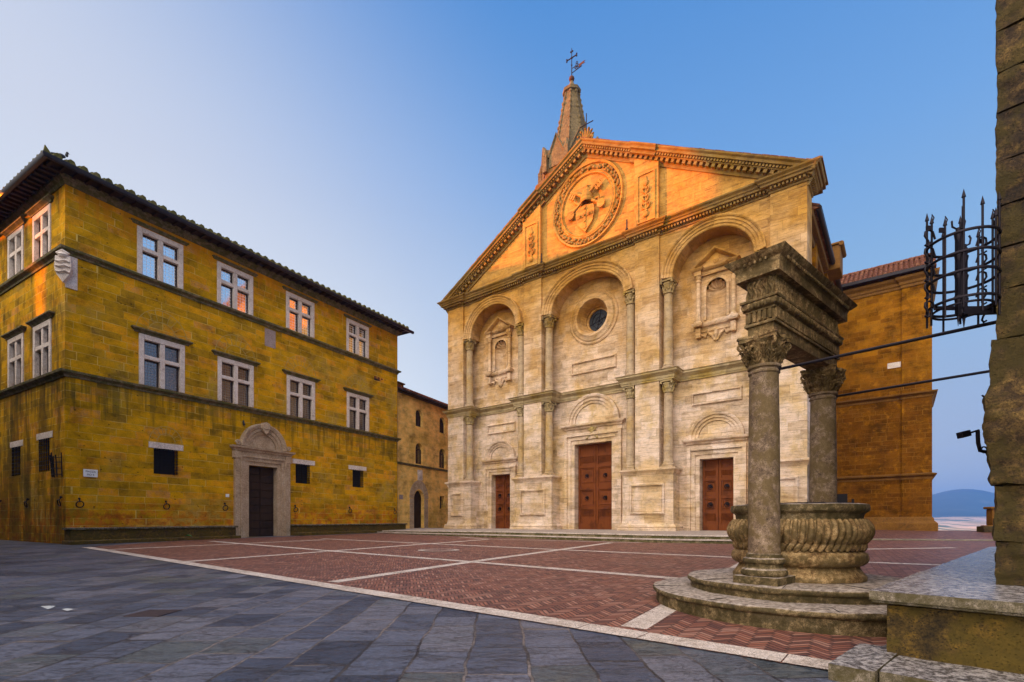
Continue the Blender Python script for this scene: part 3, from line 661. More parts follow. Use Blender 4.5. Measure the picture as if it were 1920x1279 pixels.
# medallion with papal arms
q=MB(); mx,mz,mr=11.3,19.72,2.3
def ringpath(r,n=56): return [(mx+r*math.cos(2*PI*k/n),YS,mz+r*1.04*math.sin(2*PI*k/n)) for k in range(n)]
q.sweep(ringpath(1.62),[(0,0),(0,.04),(.06,.10),(.14,.05),(.2,.09),(.26,.02)],OUT,closed=True)
q.sweep(ringpath(mr),[(-.12,0),(-.10,.10),(0,.15),(.05,.05),(.06,0)],OUT,closed=True)
med=q.build('medallion',T,church,angle=50)
q=MB(); r=random.Random(3)
for k in range(150):
    a=2*PI*k/150+r.uniform(-.02,.02); rr=2.02+r.uniform(-.13,.13)
    c=(mx+rr*math.cos(a),YS-.05,mz+rr*1.04*math.sin(a)); q.ball(c,r.uniform(.07,.11),6,(1,.8,1))
q.build('fruit_wreath',TR,med,angle=60)
q=MB(); sx,sz=mx-.05,mz-.62   # shield
sh=[(sx-.55,sz+.45),(sx-.62,sz+.1),(sx-.5,sz-.45),(sx,sz-1.0),(sx+.5,sz-.45),(sx+.62,sz+.1),(sx+.55,sz+.45),(sx,sz+.58)]
q.prism(sh,YS-.16,YS); q.box(sx-.07,sx+.07,YS-.2,YS-.15,sz-.8,sz+.5); q.box(sx-.5,sx+.5,YS-.2,YS-.15,sz-.12,sz+.02)
for (a,b) in ((0,.32),(0,-.05),(0,-.42),(-.3,-.05),(.3,-.05)): q.tube([(sx+a-.07,YS-.24,sz+b+.04),(sx+a,YS-.25,sz+b-.04),(sx+a+.07,YS-.24,sz+b+.04)],.03,6)
for sg in(-1,1):  # crossed keys
    A=Vector((mx-sg*1.0,YS-.16,mz-.35)); Bk=Vector((mx+sg*.95,YS-.20,mz+1.0)); q.tube([A,Bk],.075,8)
    q.lathe((A.x,A.y,A.z),[(.10,-.06),(.25,-.06),(.25,.05),(.10,.05),(.10,-.06)],14,axis='y')
    d=(Bk-A).normalized(); n=Vector((d.z,0,-d.x))*sg
    for j in range(3): q.obox(Bk-d*(.1+.15*j)+n*.2,d*.05,(0,.06,0),n*.16)
# tiara
q.lathe((mx+.05,YS-.05,mz+.05),[(.38,0),(.42,.1),(.38,.13),(.40,.3),(.36,.33),(.34,.5),(.29,.53),(.22,.75),(.05,.95),(.08,1.02),(.02,1.1)],16,a0=PI,a1=2*PI)
q.tube([(mx-.4,YS-.1,mz+.1),(mx-.75,YS-.12,mz+.35),(mx-.7,YS-.1,mz+.7),(mx-.95,YS-.08,mz+.75)],.07,6); q.tube([(mx+.5,YS-.1,mz+.1),(mx+.85,YS-.12,mz+.1),(mx+.8,YS-.1,mz-.3)],.07,6)
q.build('coat_of_arms',T,med,angle=50)
# round window
q=MB(); ox,oz=11.27,13.45
q.lathe((ox,YB,oz),[(1.63,0),(1.63,-.05),(1.55,-.09),(1.47,-.06),(1.45,-.10),(1.30,-.13),(1.16,-.22),(1.02,-.20),(.98,-.05),(.90,.1),(.80,.45),(.77,.47),(.76,.6),(.66,.62),(.66,.75)],56,axis='y'); q.f=q.f[:-2]
rw=q.build('round_window',T,church,angle=30)
q=MB()
for k in range(90):
    a=2*PI*k/90; q.ball((ox+1.40*math.cos(a),YB-.12,oz+1.40*math.sin(a)),.028,6)
q.build('bead_ring',TR,rw,angle=60)
q=MB(); q.lathe((ox,YB+.72,oz),[(.0001,0),(.70,0)],40,axis='y'); q.f=q.f[:-2]; q.build('pane',M['stained'],rw)
q=MB()
for k in range(6):
    a=2*PI*k/6+.3; q.tube([(ox,YB+.69,oz),(ox+.66*math.cos(a),YB+.69,oz+.66*math.sin(a))],.018,5)
for rr in (.22,.44): q.tube([(ox+rr*math.cos(2*PI*k/24),YB+.69,oz+rr*math.sin(2*PI*k/24)) for k in range(25)],.016,5)
q.build('tracery',M['iron'],rw)
# framed inscription tablets
for (x0,x1,z0,z1) in ((9.75,12.8,10.15,10.95),(2.95,5.45,7.25,7.95),(17.1,19.6,7.25,7.95)):
    q=MB(); q.sweep([(x0,YB,z0),(x0,YB,z1),(x1,YB,z1),(x1,YB,z0)],[(0,0),(.10,0),(.10,.10),(.05,.11),(0,.03)],OUT,closed=True)
    q.box(x0+.06,x1-.06,YB-.012,YB+.01,z0+.06,z1-.06); q.build('tablet',T,church,angle=30)
# portals
def portal(c,hw,zd,zs,fw,lr,lri,big):
    q=MB(); y=YB
    # stepped architrave round the opening
    for (i0,i1,d) in ((0,fw*.36,.05),(fw*.36,fw*.72,.11),(fw*.72,fw,.20)):
        a,b=hw+i0,hw+i1; 
        q.prism([(c-b,Z0),(c-a,Z0),(c-a,zd+i0),(c+a,zd+i0),(c+a,Z0),(c+b,Z0),(c+b,zd+i1),(c-b,zd+i1)],y-d,y+.02)
    q.box(c-hw-fw,c+hw+fw,y-.06,y+.02,zd+fw+.003,zs-.14)
    e=hw+fw
    q.sweep([(c-e,y+.0,zs-.16),(c-e,y-.10,zs-.16),(c+e,y-.10,zs-.16),(c+e,y+.0,zs-.16)],[(0,0),(.05,.02),(.07,.10),(.20,.16),(.24,.24),(.24,.28),(0,.30)],Z_)
    zl=zs+.14
    pf=[(0,.0),(0,.08),(.3,.08),(.33,.14),(.62,.14),(.66,.20),(.9,.24),(1.,.24),(1.,0)]; rings=[]
    for k in range(29):
        t=PI*k/28; rings.append(q.ps([(c+(lri+(lr-lri)*f)*math.cos(t),y-d,zl+(lri+(lr-lri)*f)*math.sin(t)*.96) for f,d in pf]))
    for i in range(28):
        for j in range(len(pf)-1): q.f.append([rings[i][j],rings[i][j+1],rings[i+1][j+1],rings[i+1][j]])
    o=q.build('portal_surround',T,church,angle=28)
    q=MB(); d0=ell(c,zl,lri-.02,(lri-.02)*.96,24); q.plate([(c-lri+.02,zl)]+d0[::-1][1:],[],y-.02); q.build('lunette',T,o)
    if big:
        q=MB(); zc=zs-.42
        for sg in(-1,1):
            q.tube([(c-sg*.32,y-.16,zc-.32),(c+sg*.32,y-.16,zc+.25)],.035,6); q.ball((c-sg*.34,y-.15,zc-.34),.08,8)
        q.ball((c,y-.14,zc+.18),.17,10,(1,.6,1.1)); q.ball((c,y-.18,zc+.02),.10,8,(1.2,.6,.8)); q.build('skull_emblem',TR,o,angle=60)
portal(4.16,.82,4.45,5.38,.55,1.30,.86,0); portal(11.25,1.25,5.92,6.98,.65,1.78,1.22,1); portal(18.35,.83,4.45,5.38,.62,1.36,.90,0)
def churchdoor(c,hw,z1,panels,name_lab):
    q=MB(); z0=Z0+.06; y=YB+.42; q.box(c-hw+.02,c+hw-.02,y,y+.08,z0,z1-.02)
    for sg in(-1,1):
        x0,x1=(c-hw+.03,c-.02) if sg<0 else (c+.02,c+hw-.03)
        q.box(x0,x0+.12,y-.05,y,z0,z1-.03); q.box(x1-.12,x1,y-.05,y,z0,z1-.03)
        for (f0,f1,kind) in panels:
            za,zb=z0+f0*(z1-z0),z0+f1*(z1-z0)
            q.box(x0+.12,x1-.12,y-.045,y,zb-.07,zb+.07)
            if kind=='l':
                n_=7; W=x1-x0-.24; H=zb-za-.14; mx_=(x0+x1)/2; mz_=(za+zb)/2
                for k in range(-4,12):
                    for s2 in(-1,1):
                        a0=x0+.12+k*W/8; 
                        pA=Vector((a0,y-.025,za+.07)); pB=Vector((a0+s2*H,y-.025,zb-.07))
                        # clip in x
                        lo,hi=x0+.12,x1-.12
                        def clip(P,Q):
                            if abs(Q.x-P.x)<1e-6: return None
                            ts=[(lo-P.x)/(Q.x-P.x),(hi-P.x)/(Q.x-P.x)]; t0_,t1_=max(0,min(ts)),min(1,max(ts))
                            return (P.lerp(Q,t0_),P.lerp(Q,t1_)) if t1_-t0_>.08 else None
                        cc=clip(pA,pB)
                        if cc: q.tube([cc[0],cc[1]],.012,4)
            else:
                q.sweep([(x0+.18,y,za+.12),(x0+.18,y,zb-.12),(x1-.18,y,zb-.12),(x1-.18,y,za+.12)],[(0,0),(.05,0),(.02,.035),(0,.035)],OUT,closed=True)
        q.box(x0+.12,x1-.12,y-.045,y,z0,z0+.35)
    d=q.build('door',M['door'],church,angle=30)
    for sg in(-1,1):
        for (f0,f1,kind) in panels:
            if kind=='r':
                zc=z0+(f0+f1)/2*(z1-z0); xc=c+sg*hw*.5; q=MB()
                q.lathe((xc,y-.03,zc),[(.001,-.05),(.07,-.05),(.09,-.01),(.10,.03)],12,axis='y')
                q.tube([(xc+.12*math.cos(2*PI*k/14),y-.08,zc-.05+.12*math.sin(2*PI*k/14)) for k in range(15)],.018,5)
                q.build('ring_handle',M['iron'],d,angle=50)
PB=[(.13,.26,'l'),(.28,.47,'r'),(.53,.72,'r'),(.76,.86,'l')]
churchdoor(4.16,.82,4.45,PB,''); churchdoor(11.25,1.25,5.92,[(.14,.25,'l'),(.27,.48,'r'),(.53,.74,'r'),(.77,.87,'l')],''); churchdoor(18.35,.83,4.45,PB,'')
# aedicules with shell niches
for c in (4.15,18.35):
    q=MB(); y=YB
    q.prism([(c-.5,11.62),(c-.5,13.15)]+ell(c,13.15,.5,.5,16)[::-1][1:]+[(c+.5,11.62)],y+.36,y+.38)
    # curved niche
    NS=14; rr=.5
    for k in range(NS):
        a0=PI+PI*k/NS; a1=PI+PI*(k+1)/NS
        P=lambda a:(c+rr*math.cos(a),y-.72*rr*math.sin(a))
        x0,y0=P(a0);x1,y1=P(a1)
        q.quad((x0,y0,11.62),(x1,y1,11.62),(x1,y1,13.15),(x0,y0,13.15))
    for k in range(NS*2):     # fluted half dome
        a0=PI*k/(NS*2);a1=PI*(k+1)/(NS*2)
        for j in range(6):
            b0=PI/2*j/6;b1=PI/2*(j+1)/6
            def D(a,b):
                f=1-.22*abs(math.sin(a*6))*math.cos(b)**.5
                return (c+rr*math.cos(a)*math.cos(b)*f,y+.72*rr*math.sin(b)*f,13.15+rr*math.sin(a)*math.cos(b)*f)
            q.quad(D(a0,b0),D(a1,b0),D(a1,b1),D(a0,b1))
    pf=[(.50,0),(.50,.05),(.60,.07),(.64,.03),(.64,0)]; rings=[]
    path=[(c+1,0)]
    for k in range(21):
        t=PI*k/20; rings.append(q.ps([(c+r_*math.cos(t),y-d_,13.15+r_*math.sin(t)) for r_,d_ in pf]))
    for i in range(20):
        for j in range(4): q.f.append([rings[i][j],rings[i][j+1],rings[i+1][j+1],rings[i+1][j]])
    for sg in(-1,1):
        q.box(min(c+sg*.5,c+sg*.62),max(c+sg*.5,c+sg*.62),y-.06,y,11.62,13.15)
        q.lathe((c+sg*.86,y-.16,0),[(.15,11.55),(.15,11.62),(.11,11.68),(.11,13.3),(.10,13.55),(.14,13.6),(.14,13.66),(.11,13.7),(.16,13.86),(.17,13.92)],14)
        q.box(c+sg*.86-.17,c+sg*.86+.17,y-.33,y,13.92,14.12)
        q.box(c+sg*.86-.17,c+sg*.86+.17,y-.33,y,11.28,11.54)
        q.box(c+sg*.86-.12,c+sg*.86+.12,y-.26,y,10.72,11.2)
        q.tube([(c+sg*.8,y-.06,10.9),(c+sg*.5,y-.07,10.75),(c+sg*.42,y-.07,10.95),(c+sg*.2,y-.06,10.75),(c+sg*.05,y-.05,10.5)],.07,7)
    q.box(c-1.0,c+1.0,y-.12,y,13.92,14.1)
    q.sweep([(c-1.03,y,14.12),(c-1.03,y-.33,14.12),(c-.69,y-.33,14.12),(c-.69,y-.14,14.12),(c+.69,y-.14,14.12),(c+.69,y-.33,14.12),(c+1.03,y-.33,14.12),(c+1.03,y,14.12)],[(0,0),(.04,.02),(.12,.10),(.14,.14),(0,.14)],Z_)
    q.prism([(c-1.0,14.26),(c+1.0,14.26),(c,14.98)],y-.12,y)
    q.sweep([(c+1.16,y,14.26),(c,y,15.08),(c-1.16,y,14.26)],[(-.10,0),(-.10,.2),(0,.36),(.06,.38),(.06,0)],OUT)
    q.lathe((c,y-.12,14.55),[(.001,-.05),(.12,-.04),(.17,0)],14,axis='y')
    q.sweep([(c-1.03,y,11.28),(c-1.03,y-.33,11.28),(c-.69,y-.33,11.28),(c-.69,y-.14,11.28),(c+.69,y-.14,11.28),(c+.69,y-.33,11.28),(c+1.03,y-.33,11.28),(c+1.03,y,11.28)],[(0,0),(.03,.0),(.1,.10),(.1,.16),(0,.18)],Z_)
    q.box(c-.8,c+.8,y-.05,y,11.02,11.3)
    q.tube([(c,y-.06,11.0),(c,y-.1,10.7),(c,y-.04,10.45)],.12,8,lambda t:1-.6*t)
    q.build('niche',TR if 0 else T,church,angle=35)
# apex ornament and cross
q=MB(); az=16.95+SL*11.25+.1; ax_=11.15
q.lathe((ax_,.3,az),[(.34,-.1),(.36,.12),(.22,.2),(.26,.3),(.14,.38)],14)
for k in range(7):
    a=PI*(.1+.8*k/6); L=.52+.16*math.sin(a)
    q.tube([(ax_,.3,az+.3),(ax_+.5*L*math.cos(a),.25,az+.3+.55*L*math.sin(a)),(ax_+L*.85*math.cos(a),.22,az+.32+1.05*L*math.sin(a)),(ax_+L*1.05*math.cos(a),.12,az+.26+1.0*L*math.sin(a))],.085,6,lambda t:1-.3*t)
for sg in(-1,1): q.tube([(ax_+sg*.15,.2,az+.05),(ax_+sg*.42,.15,az+.1),(ax_+sg*.52,.15,az+.32),(ax_+sg*.36,.15,az+.38)],.075,6)
ap=q.build('gable_finial',TR,church,angle=60)
q=MB(); q.tube([(ax_-.1,.5,az+.3),(ax_-.1,.5,az+2.15)],.028,6); q.tube([(ax_-.55,.5,az+1.5),(ax_+.35,.5,az+1.5)],.028,6); q.build('cross',M['iron'],ap)
for x in (14.05,8.45):
    q=MB(); q.tube([(x,-.4,16.9),(x,-.4,17.6)],.035,6); q.ball((x,-.4,17.05),.09,8); q.build('cornice_rod',M['iron'],church)
# nave behind: side walls, eaves, buttress, roof
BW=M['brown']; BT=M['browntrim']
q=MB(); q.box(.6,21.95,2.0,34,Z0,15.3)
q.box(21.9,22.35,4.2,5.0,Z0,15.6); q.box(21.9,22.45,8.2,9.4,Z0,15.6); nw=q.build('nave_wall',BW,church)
q=MB(); q.box(21.95,22.30,1.5,34,15.3,15.75); q.box(21.95,22.55,1.5,34,15.6,15.9); q.box(.2,.6,1.5,34,15.3,15.9); q.build('eaves_cornice',BT,church,bevel=.04)
q=MB(); q.tube([(22.75,1.7,15.95),(22.75,12.8,15.95)],.13,8); q.build('gutter',M['gutter'],church)
q=MB(); q.prism([(-.1,15.9),(22.8,15.9),(11.25,15.9+SL*11.3)],1.6,34); 
for k in range(30): q.tube([(22.75,1.8+k*.37,16.05),(22.2,1.8+k*.37,16.36)],.11,6)
q.build('nave_roof',M['tile'],church)
q=MB(); q.box(22.0,23.1,8.0,9.6,15.55,16.9); q.box(21.9,23.2,7.9,9.7,16.9,17.02); q.tube([(23.15,7.9,16.9),(23.15,9.7,16.9)],.14,8); q.build('buttress_head',BT,church,bevel=.03)
# wing to the right
WX0,WX1,WY=21.9,27.2,12.9
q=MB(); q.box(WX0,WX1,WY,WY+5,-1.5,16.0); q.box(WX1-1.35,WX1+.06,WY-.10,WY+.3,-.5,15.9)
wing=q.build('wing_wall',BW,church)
pth=[(WX0,WY),(WX1-1.35,WY),(WX1-1.35,WY-.1),(WX1+.06,WY-.1),(WX1+.06,WY+5)]
q=MB()
q.sweep([(x,y,.55) for x,y in pth],[(0,0),(.26,0),(.26,.55),(.2,.62),(.1,.72),(.08,.85),(0,.95)],Z_); q.build('wing_plinth',BT,church,angle=30)
for z,s_ in ((3.75,1.),(8.62,1.2)):
    q=MB(); q.sweep([(x,y,z) for x,y in pth],[(p_*s_,h_) for p_,h_ in [(0,0),(.04,0),(.05,.1),(.14,.2),(.2,.22),(.22,.30),(0,.36)]],Z_); q.build('string_course',BT,church,angle=30)
q=MB()
q.sweep([(x,y,15.35) for x,y in pth],[(0,0),(.06,0),(.06,.14),(.12,.2),(.14,.34),(.30,.48),(.34,.62),(0,.66)],Z_)
q.build('wing_cornice',BT,church,angle=30)
q=MB(); q.sweep([(WX0,WY-.55,16.2),(WX1+.15,WY-.55,16.2)],[(-.1,-.1),(.1,-.12),(.12,.05),(-.1,.06)],Z_); q.build('wing_gutter',M['gutter'],church)
q=MB(); ry,rz=WY+2.2,17.85
q.prism([(WY-.5,16.15),(WY+5.2,16.15),(ry,rz)],WX0-.2,WX1+.25,'x')
for k in range(22):
    x=WX0+.1+k*.255
    n_=6
    for j in range(n_):
        a=j/n_;b=(j+1)/n_+.04; P=lambda t:(x,WY-.52+(ry-WY+.5)*t,16.22+(rz-16.15)*t)
        A_=Vector(P(a));B_=Vector(P(b)); q.tube([A_+Vector((0,0,.05)),B_],.095,7)
q.build('wing_roof',M['tile'],church,angle=50)
q=MB()
for k in range(14): 
    x=WX0-.1+k*.4; q.tube([(x,ry,rz+.05+.02*(k%2)),(x+.44,ry,rz+.05)],.13,8)
q.build('ridge_tiles',M['tile'],church,angle=50)
q=MB(); q.box(WX1-2.05,WX1-1.4,WY-.03,WY+.1,10.62,10.95); q.build('marble_block',M['wframe'],church)
q=MB(); q.box(22.3,23.1,WY-.02,WY+.1,.8,3.0); q.build('side_door',M['dark'],church)
q=MB(); q.box(23.32,23.46,WY-.08,WY+.05,2.2,2.65); q.build('wall_box',M['dark'],church)
# bell tower with stone spire
def oct_(mb,cx_,cy_,prof,n=8,rot=PI/8): 
    rings=[]
    for r_,z in prof: rings.append(mb.ps([(cx_+r_*math.cos(rot+2*PI*k/n),cy_+r_*math.sin(rot+2*PI*k/n),z) for k in range(n)]))
    for i in range(len(rings)-1):
        for k in range(n): mb.f.append([rings[i][k],rings[i][(k+1)%n],rings[i+1][(k+1)%n],rings[i+1][k]])
    mb.f.append(rings[-1])
tx,ty=0,0
# tower centre in church frame
dx,dy=5.25-(-4.62),44.0-36.09; ca,sa=math.cos(-CA),math.sin(-CA); tx,ty=dx*ca-dy*sa,dx*sa+dy*ca
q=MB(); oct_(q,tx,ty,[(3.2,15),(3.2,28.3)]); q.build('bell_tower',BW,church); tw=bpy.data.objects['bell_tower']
q=MB(); oct_(q,tx,ty,[(3.2,28.0),(3.3,28.3),(3.35,28.6),(3.7,29.1),(3.75,29.5),(2.7,30.6),(2.6,31.5)])
for k in range(48):
    a=2*PI*k/48; rr=3.30/max(math.cos(((a)%(PI/4))-PI/8),.92)*.96; q.ball((tx+rr*math.cos(a),ty+rr*math.sin(a),28.75),.14,6)
q.build('tower_cornice',BT,tw,angle=30)
q=MB(); oct_(q,tx,ty,[(2.2,31.3),(1.42,34.5),(.62,38.75),(.80,38.8),(.82,39.05),(.58,39.15),(.25,39.6),(.12,39.95)]); sp=q.build('spire',M['spire'],tw,angle=20)
q=MB(); r=random.Random(9)
for k in range(8):
    a=PI/8+2*PI*k/8
    for j in range(15):
        t=j/14*7.3; rr=2.2-.78*t/3.2 if t<3.2 else 1.42-.80*(t-3.2)/4.25
        q.ball((tx+rr*math.cos(a),ty+rr*math.sin(a),31.3+t),.13*r.uniform(.8,1.3),6,(1,1,1.1))
    q.tube([(tx+2.2*math.cos(a),ty+2.2*math.sin(a),31.3),(tx+1.42*math.cos(a),ty+1.42*math.sin(a),34.5),(tx+.62*math.cos(a),ty+.62*math.sin(a),38.7)],.08,5)
q.build('crockets',M['spire'],sp,angle=50)
q=MB()
for k in range(8):    # gablets round the foot of the spire
    a=2*PI*k/8; n=Vector((math.cos(a),math.sin(a),0)); t=Vector((-n.y,n.x,0)); c=Vector((tx,ty,31.2))+n*2.5
    q.f.append(q.ps([c-t*.75,c+t*.75,c+t*.75+Vector((0,0,1.0)),c+Vector((0,0,2.5)),c-t*.75+Vector((0,0,1.0))]))
    q.f.append(q.ps([c-t*.75+Vector((0,0,1.0)),c+Vector((0,0,2.5)),c-n*.9+Vector((0,0,2.5)),c-n*.9-t*.4+Vector((0,0,1.0))])); q.f.append(q.ps([c+t*.75+Vector((0,0,1.0)),c+Vector((0,0,2.5)),c-n*.9+Vector((0,0,2.5)),c-n*.9+t*.4+Vector((0,0,1.0))]))
    q.tube([c-t*.8+Vector((0,0,.9)),c+Vector((0,0,2.6)),c+t*.8+Vector((0,0,.9))],.13,6)
    a2=a+PI/8; c2_=Vector((tx+2.75*math.cos(a2),ty+2.75*math.sin(a2),31.0)); q.obox(c2_+Vector((0,0,.6)),(.2,0,0),(0,.2,0),(0,0,.7)); q.tube([c2_+Vector((0,0,1.2)),c2_+Vector((0,0,2.0))],.24,6,lambda t:1-.8*t)
q.build('gablet',M['spire'],sp,angle=30)
q=MB(); q.ball((tx,ty,40.15),.25,12); q.build('ball',M['rust'],sp,angle=60)
q=MB(); q.tube([(tx,ty,40.3),(tx,ty,42.85)],.045,6,lambda t:1-.4*t); q.tube([(tx-.5,ty,42.0),(tx+.5,ty,42.0)],.05,6)
for (a,b) in ((-.5,42.0),(.5,42.0),(0,42.55)):
    for d in (-.09,.09): q.ball((tx+a*(1 if a else 0)+(0 if a else d),ty,b+(d if a else 0)),.075,6)
q.ball((tx,ty,42.0),.10,6); q.ball((tx,ty,41.35),.08,6)
q.build('cross',M['iron'],sp,angle=50)
q=MB(); cx0,cz0=tx+.52,41.0; f=.55
for (a,b,r_) in ((0,.15,.22),(0,-.25,.24),(-.22,-.05,.2),(.22,-.05,.2),(0,.55,.16)): q.tube([(cx0+f*(a+r_*math.cos(2*PI*k/12)),ty,cz0+f*(b+r_*math.sin(2*PI*k/12))) for k in range(13)],.03,5)
q.tube([(tx,ty,cz0-.35),(cx0+.5,ty,cz0-.25)],.035,5); q.tube([(tx,ty,cz0+.05),(cx0-.15,ty,cz0+.05)],.03,5)
q.build('weather_vane',M['iron'],sp,angle=50)
q=MB(); P=[(.45,-.4),(1.3,-.22),(1.95,-.28),(1.55,-.08),(2.0,.08),(1.3,.12),(.45,.05)]; q.prism([(cx0+.02+f*a*.75,cz0+f*b) for a,b in P],ty-.02,ty+.02); q.build('pennant',M['rust'],sp)
# ------------------------------------------------------------ left palace (yellow sandstone)
PA=math.atan2(.864,.503)
pal=thing('palace','mossy yellow sandstone palace with white cross-framed windows and a dark eaves line','palace',(-18.4,20.6,.2),PA)
SIDE=Matrix(((0,1,0,0),(-1,0,0,0),(0,0,1,0),(0,0,0,1)))
Y=M['yellow']; PC=M['palcorn']; WF=M['wframe']
FW=[(3.55,12.55,14.72),(7.15,12.55,14.72),(11.15,12.6,14.76),(15.65,12.6,14.76)]; LW=[(3.62,7.5,9.84),(7.18,7.5,9.80),(11.2,7.5,9.86),(15.68,7.5,9.86)]
SW=[(-5.5,12.55,14.75),(-2.4,12.55,14.75)]; SL_=[(-5.5,7.5,9.84),(-2.35,7.5,9.84)]
GW=[(3.25,4.30,3.45,4.65),(10.82,11.82,3.52,4.68),(15.2,16.15,3.55,4.72)]; GS=[(-6.0,-4.95,3.35,4.68),(-2.7,-1.6,3.38,4.78)]
HW=.98; TOPZ=15.45
def rect(a,b,c,d): return [(a,c),(b,c),(b,d),(a,d)]
q=MB()
holes=[rect(c-HW,c+HW,z0,z1) for c,z0,z1 in FW+LW]+[rect(*w_) for w_ in GW]+[rect(7.83,9.57,.2,4.30)]
q.plate([(0,-.3),(7.83,-.3),(9.57,-.3),(19.5,-.3),(19.5,TOPZ),(0,TOPZ)],holes,0,.55)
q.M=SIDE
holes=[rect(c-HW,c+HW,z0,z1) for c,z0,z1 in SW+SL_]+[rect(*w_) for w_ in GS]
q.plate([(-16,-.3),(0,-.3),(0,TOPZ),(-16,TOPZ)],holes,0,.55)
q.M=None; q.quad((19.5,0,-.3),(19.5,16,-.3),(19.5,16,TOPZ),(19.5,0,TOPZ)); q.quad((0,16,-.3),(19.5,16,-.3),(19.5,16,TOPZ),(0,16,TOPZ)); q.quad((0,.0,TOPZ),(19.5,0,TOPZ),(19.5,16,TOPZ),(0,16,TOPZ))
q.build('wall',Y,pal,angle=20)
q=MB(); q.box(1.0,18.5,1.0,15,-.2,15.3); q.build('dark_rooms',M['dark'],pal)
def crosswin(Mx,c,z0,z1,gm,hood,par,rusty=0):
    q=MB(Mx); a,b=c-HW,c+HW; f=.21; y=-.05
    tr=z0+(z1-z0)*.56
    q.box(a,a+f,y,.20,z0,z1); q.box(b-f,b,y,.20,z0,z1); q.box(a+f,b-f,y,.2,z1-f*1.15,z1-.001); 
    q.box(c-.105,c+.105,y+.02,.2,z0+.0,z1-f*1.15); 
    q.box(a+f,c-.105,y+.02,.2,tr-.09,tr+.09); q.box(c+.105,b-f,y+.02,.2,tr-.09,tr+.09)
    o=q.build('window',WF,par,bevel=.018)
    for (x0,x1) in ((a+f,c-.105),(c+.105,b-f)):
        for (w0,w1) in ((z0,tr-.09),(tr+.09,z1-f*1.15)):
            q=MB(Mx); q.quad((x0,.17,w0),(x1,.17,w0),(x1,.17,w1),(x0,.17,w1)); q.build('pane',gm,o)
    q=MB(Mx)
    for (x0,x1) in ((a+f,c-.105),(c+.105,b-f)):
        for (w0,w1) in ((z0,tr-.09),(tr+.09,z1-f*1.15)):
            q.box(x0,x0+.045,.12,.165,w0,w1); q.box(x1-.045,x1,.12,.165,w0,w1); q.box(x0+.045,x1-.045,.12,.165,w0,w0+.045); q.box(x0+.045,x1-.045,.12,.165,w1-.045,w1)
    q.build('sash',M['soffit'],o)
    q=MB(Mx); h=z1+.02
    q.sweep([(a-.12,.02,h),(a-.12,-.0,h),(b+.12,-.0,h),(b+.12,.02,h)],[(0,0),(.06,0),(.07,.05),(.16,.12),(.20,.14),(.20,.20),(0,.22)] if hood else [(0,.03),(.05,.03),(.07,.09),(.12,.12),(.12,.17),(0,.19)],Z_)
    q.build('hood_moulding',PC,o,angle=25)
    return o
for c,z0,z1 in FW: crosswin(None,c,z0,z1,M['glass'],0,pal)
for c,z0,z1 in LW: crosswin(None,c,z0,z1,M['glassd'],1,pal)
for c,z0,z1 in SW: crosswin(SIDE,c,z0,z1,M['glass'],1,pal)
for c,z0,z1 in SL_: crosswin(SIDE,c,z0,z1,M['glassd'],1,pal)
# string courses run round the corner
CP=[(0,16),(0,0),(19.5,0),(19.5,16)]
for z in (7.18,12.22):
    q=MB(); q.sweep([(x,y,z) for x,y in CP],[(0,0),(.05,0),(.06,.08),(.12,.13),(.20,.17),(.22,.26),(.14,.28),(0,.30)],Z_); q.build('string_course',PC,pal,angle=25)
def grated(Mx,a,b,z0,z1):
    q=MB(Mx); r=random.Random(int(a*10)); q.box(a-.2-r.uniform(0,.15),b+.2+r.uniform(0,.2),-.025,.3,z1,z1+.28); o=q.build('lintel',WF if 1 else PC,pal,bevel=.015)
    q=MB(Mx); n=6
    for k in range(n): x=a+.06+(b-a-.12)*k/(n-1); q.tube([(x,-.02,z0),(x,-.02,z1)],.014,5)
    for k in range(8): z=z0+.08+(z1-z0-.16)*k/7; q.tube([(a,-.02,z),(b,-.02,z)],.014,5)
    q.build('window_grille',M['iron'],pal)
    q=MB(Mx); q.quad((a,.3,z0),(b,.3,z0),(b,.3,z1),(a,.3,z1)); q.build('grated_pane',M['dark'],pal)
for w_ in GW: grated(None,*w_)
for w_ in GS: grated(SIDE,*w_)
# relieving arches: thin mortar lines of the voussoirs set into the masonry
for (c,z,r_) in ((3.62,9.95,1.05),(7.18,9.95,1.05),(11.2,9.98,1.05),(15.6,9.98,1.0),(3.78,4.95,.68)):
    q=MB(); y=-.006
    def seg(p0,p1,w_=.012):
        a=Vector((p0[0],0,p0[1]));b=Vector((p1[0],0,p1[1]));d=(b-a)/2; n=Vector((-d.z,0,d.x)).normalized()*w_; q.obox(((a+b)/2)+Vector((0,y,0)),d*1.02,Vector((0,.008,0)),n)
    for rr in (r_*.58,r_*1.05):
        for k in range(20): t0=PI*k/20;t1=PI*(k+1)/20; seg((c+rr*math.cos(t0),z+rr*1.1*math.sin(t0)),(c+rr*math.cos(t1),z+rr*1.1*math.sin(t1)),.010)
    for k in range(1,10): t=PI*k/10; seg((c+.58*r_*math.cos(t),z+.58*r_*1.1*math.sin(t)),(c+1.05*r_*math.cos(t),z+1.05*r_*1.1*math.sin(t)),.007)
    q.build('relieving_arch',M['mortar'],pal)
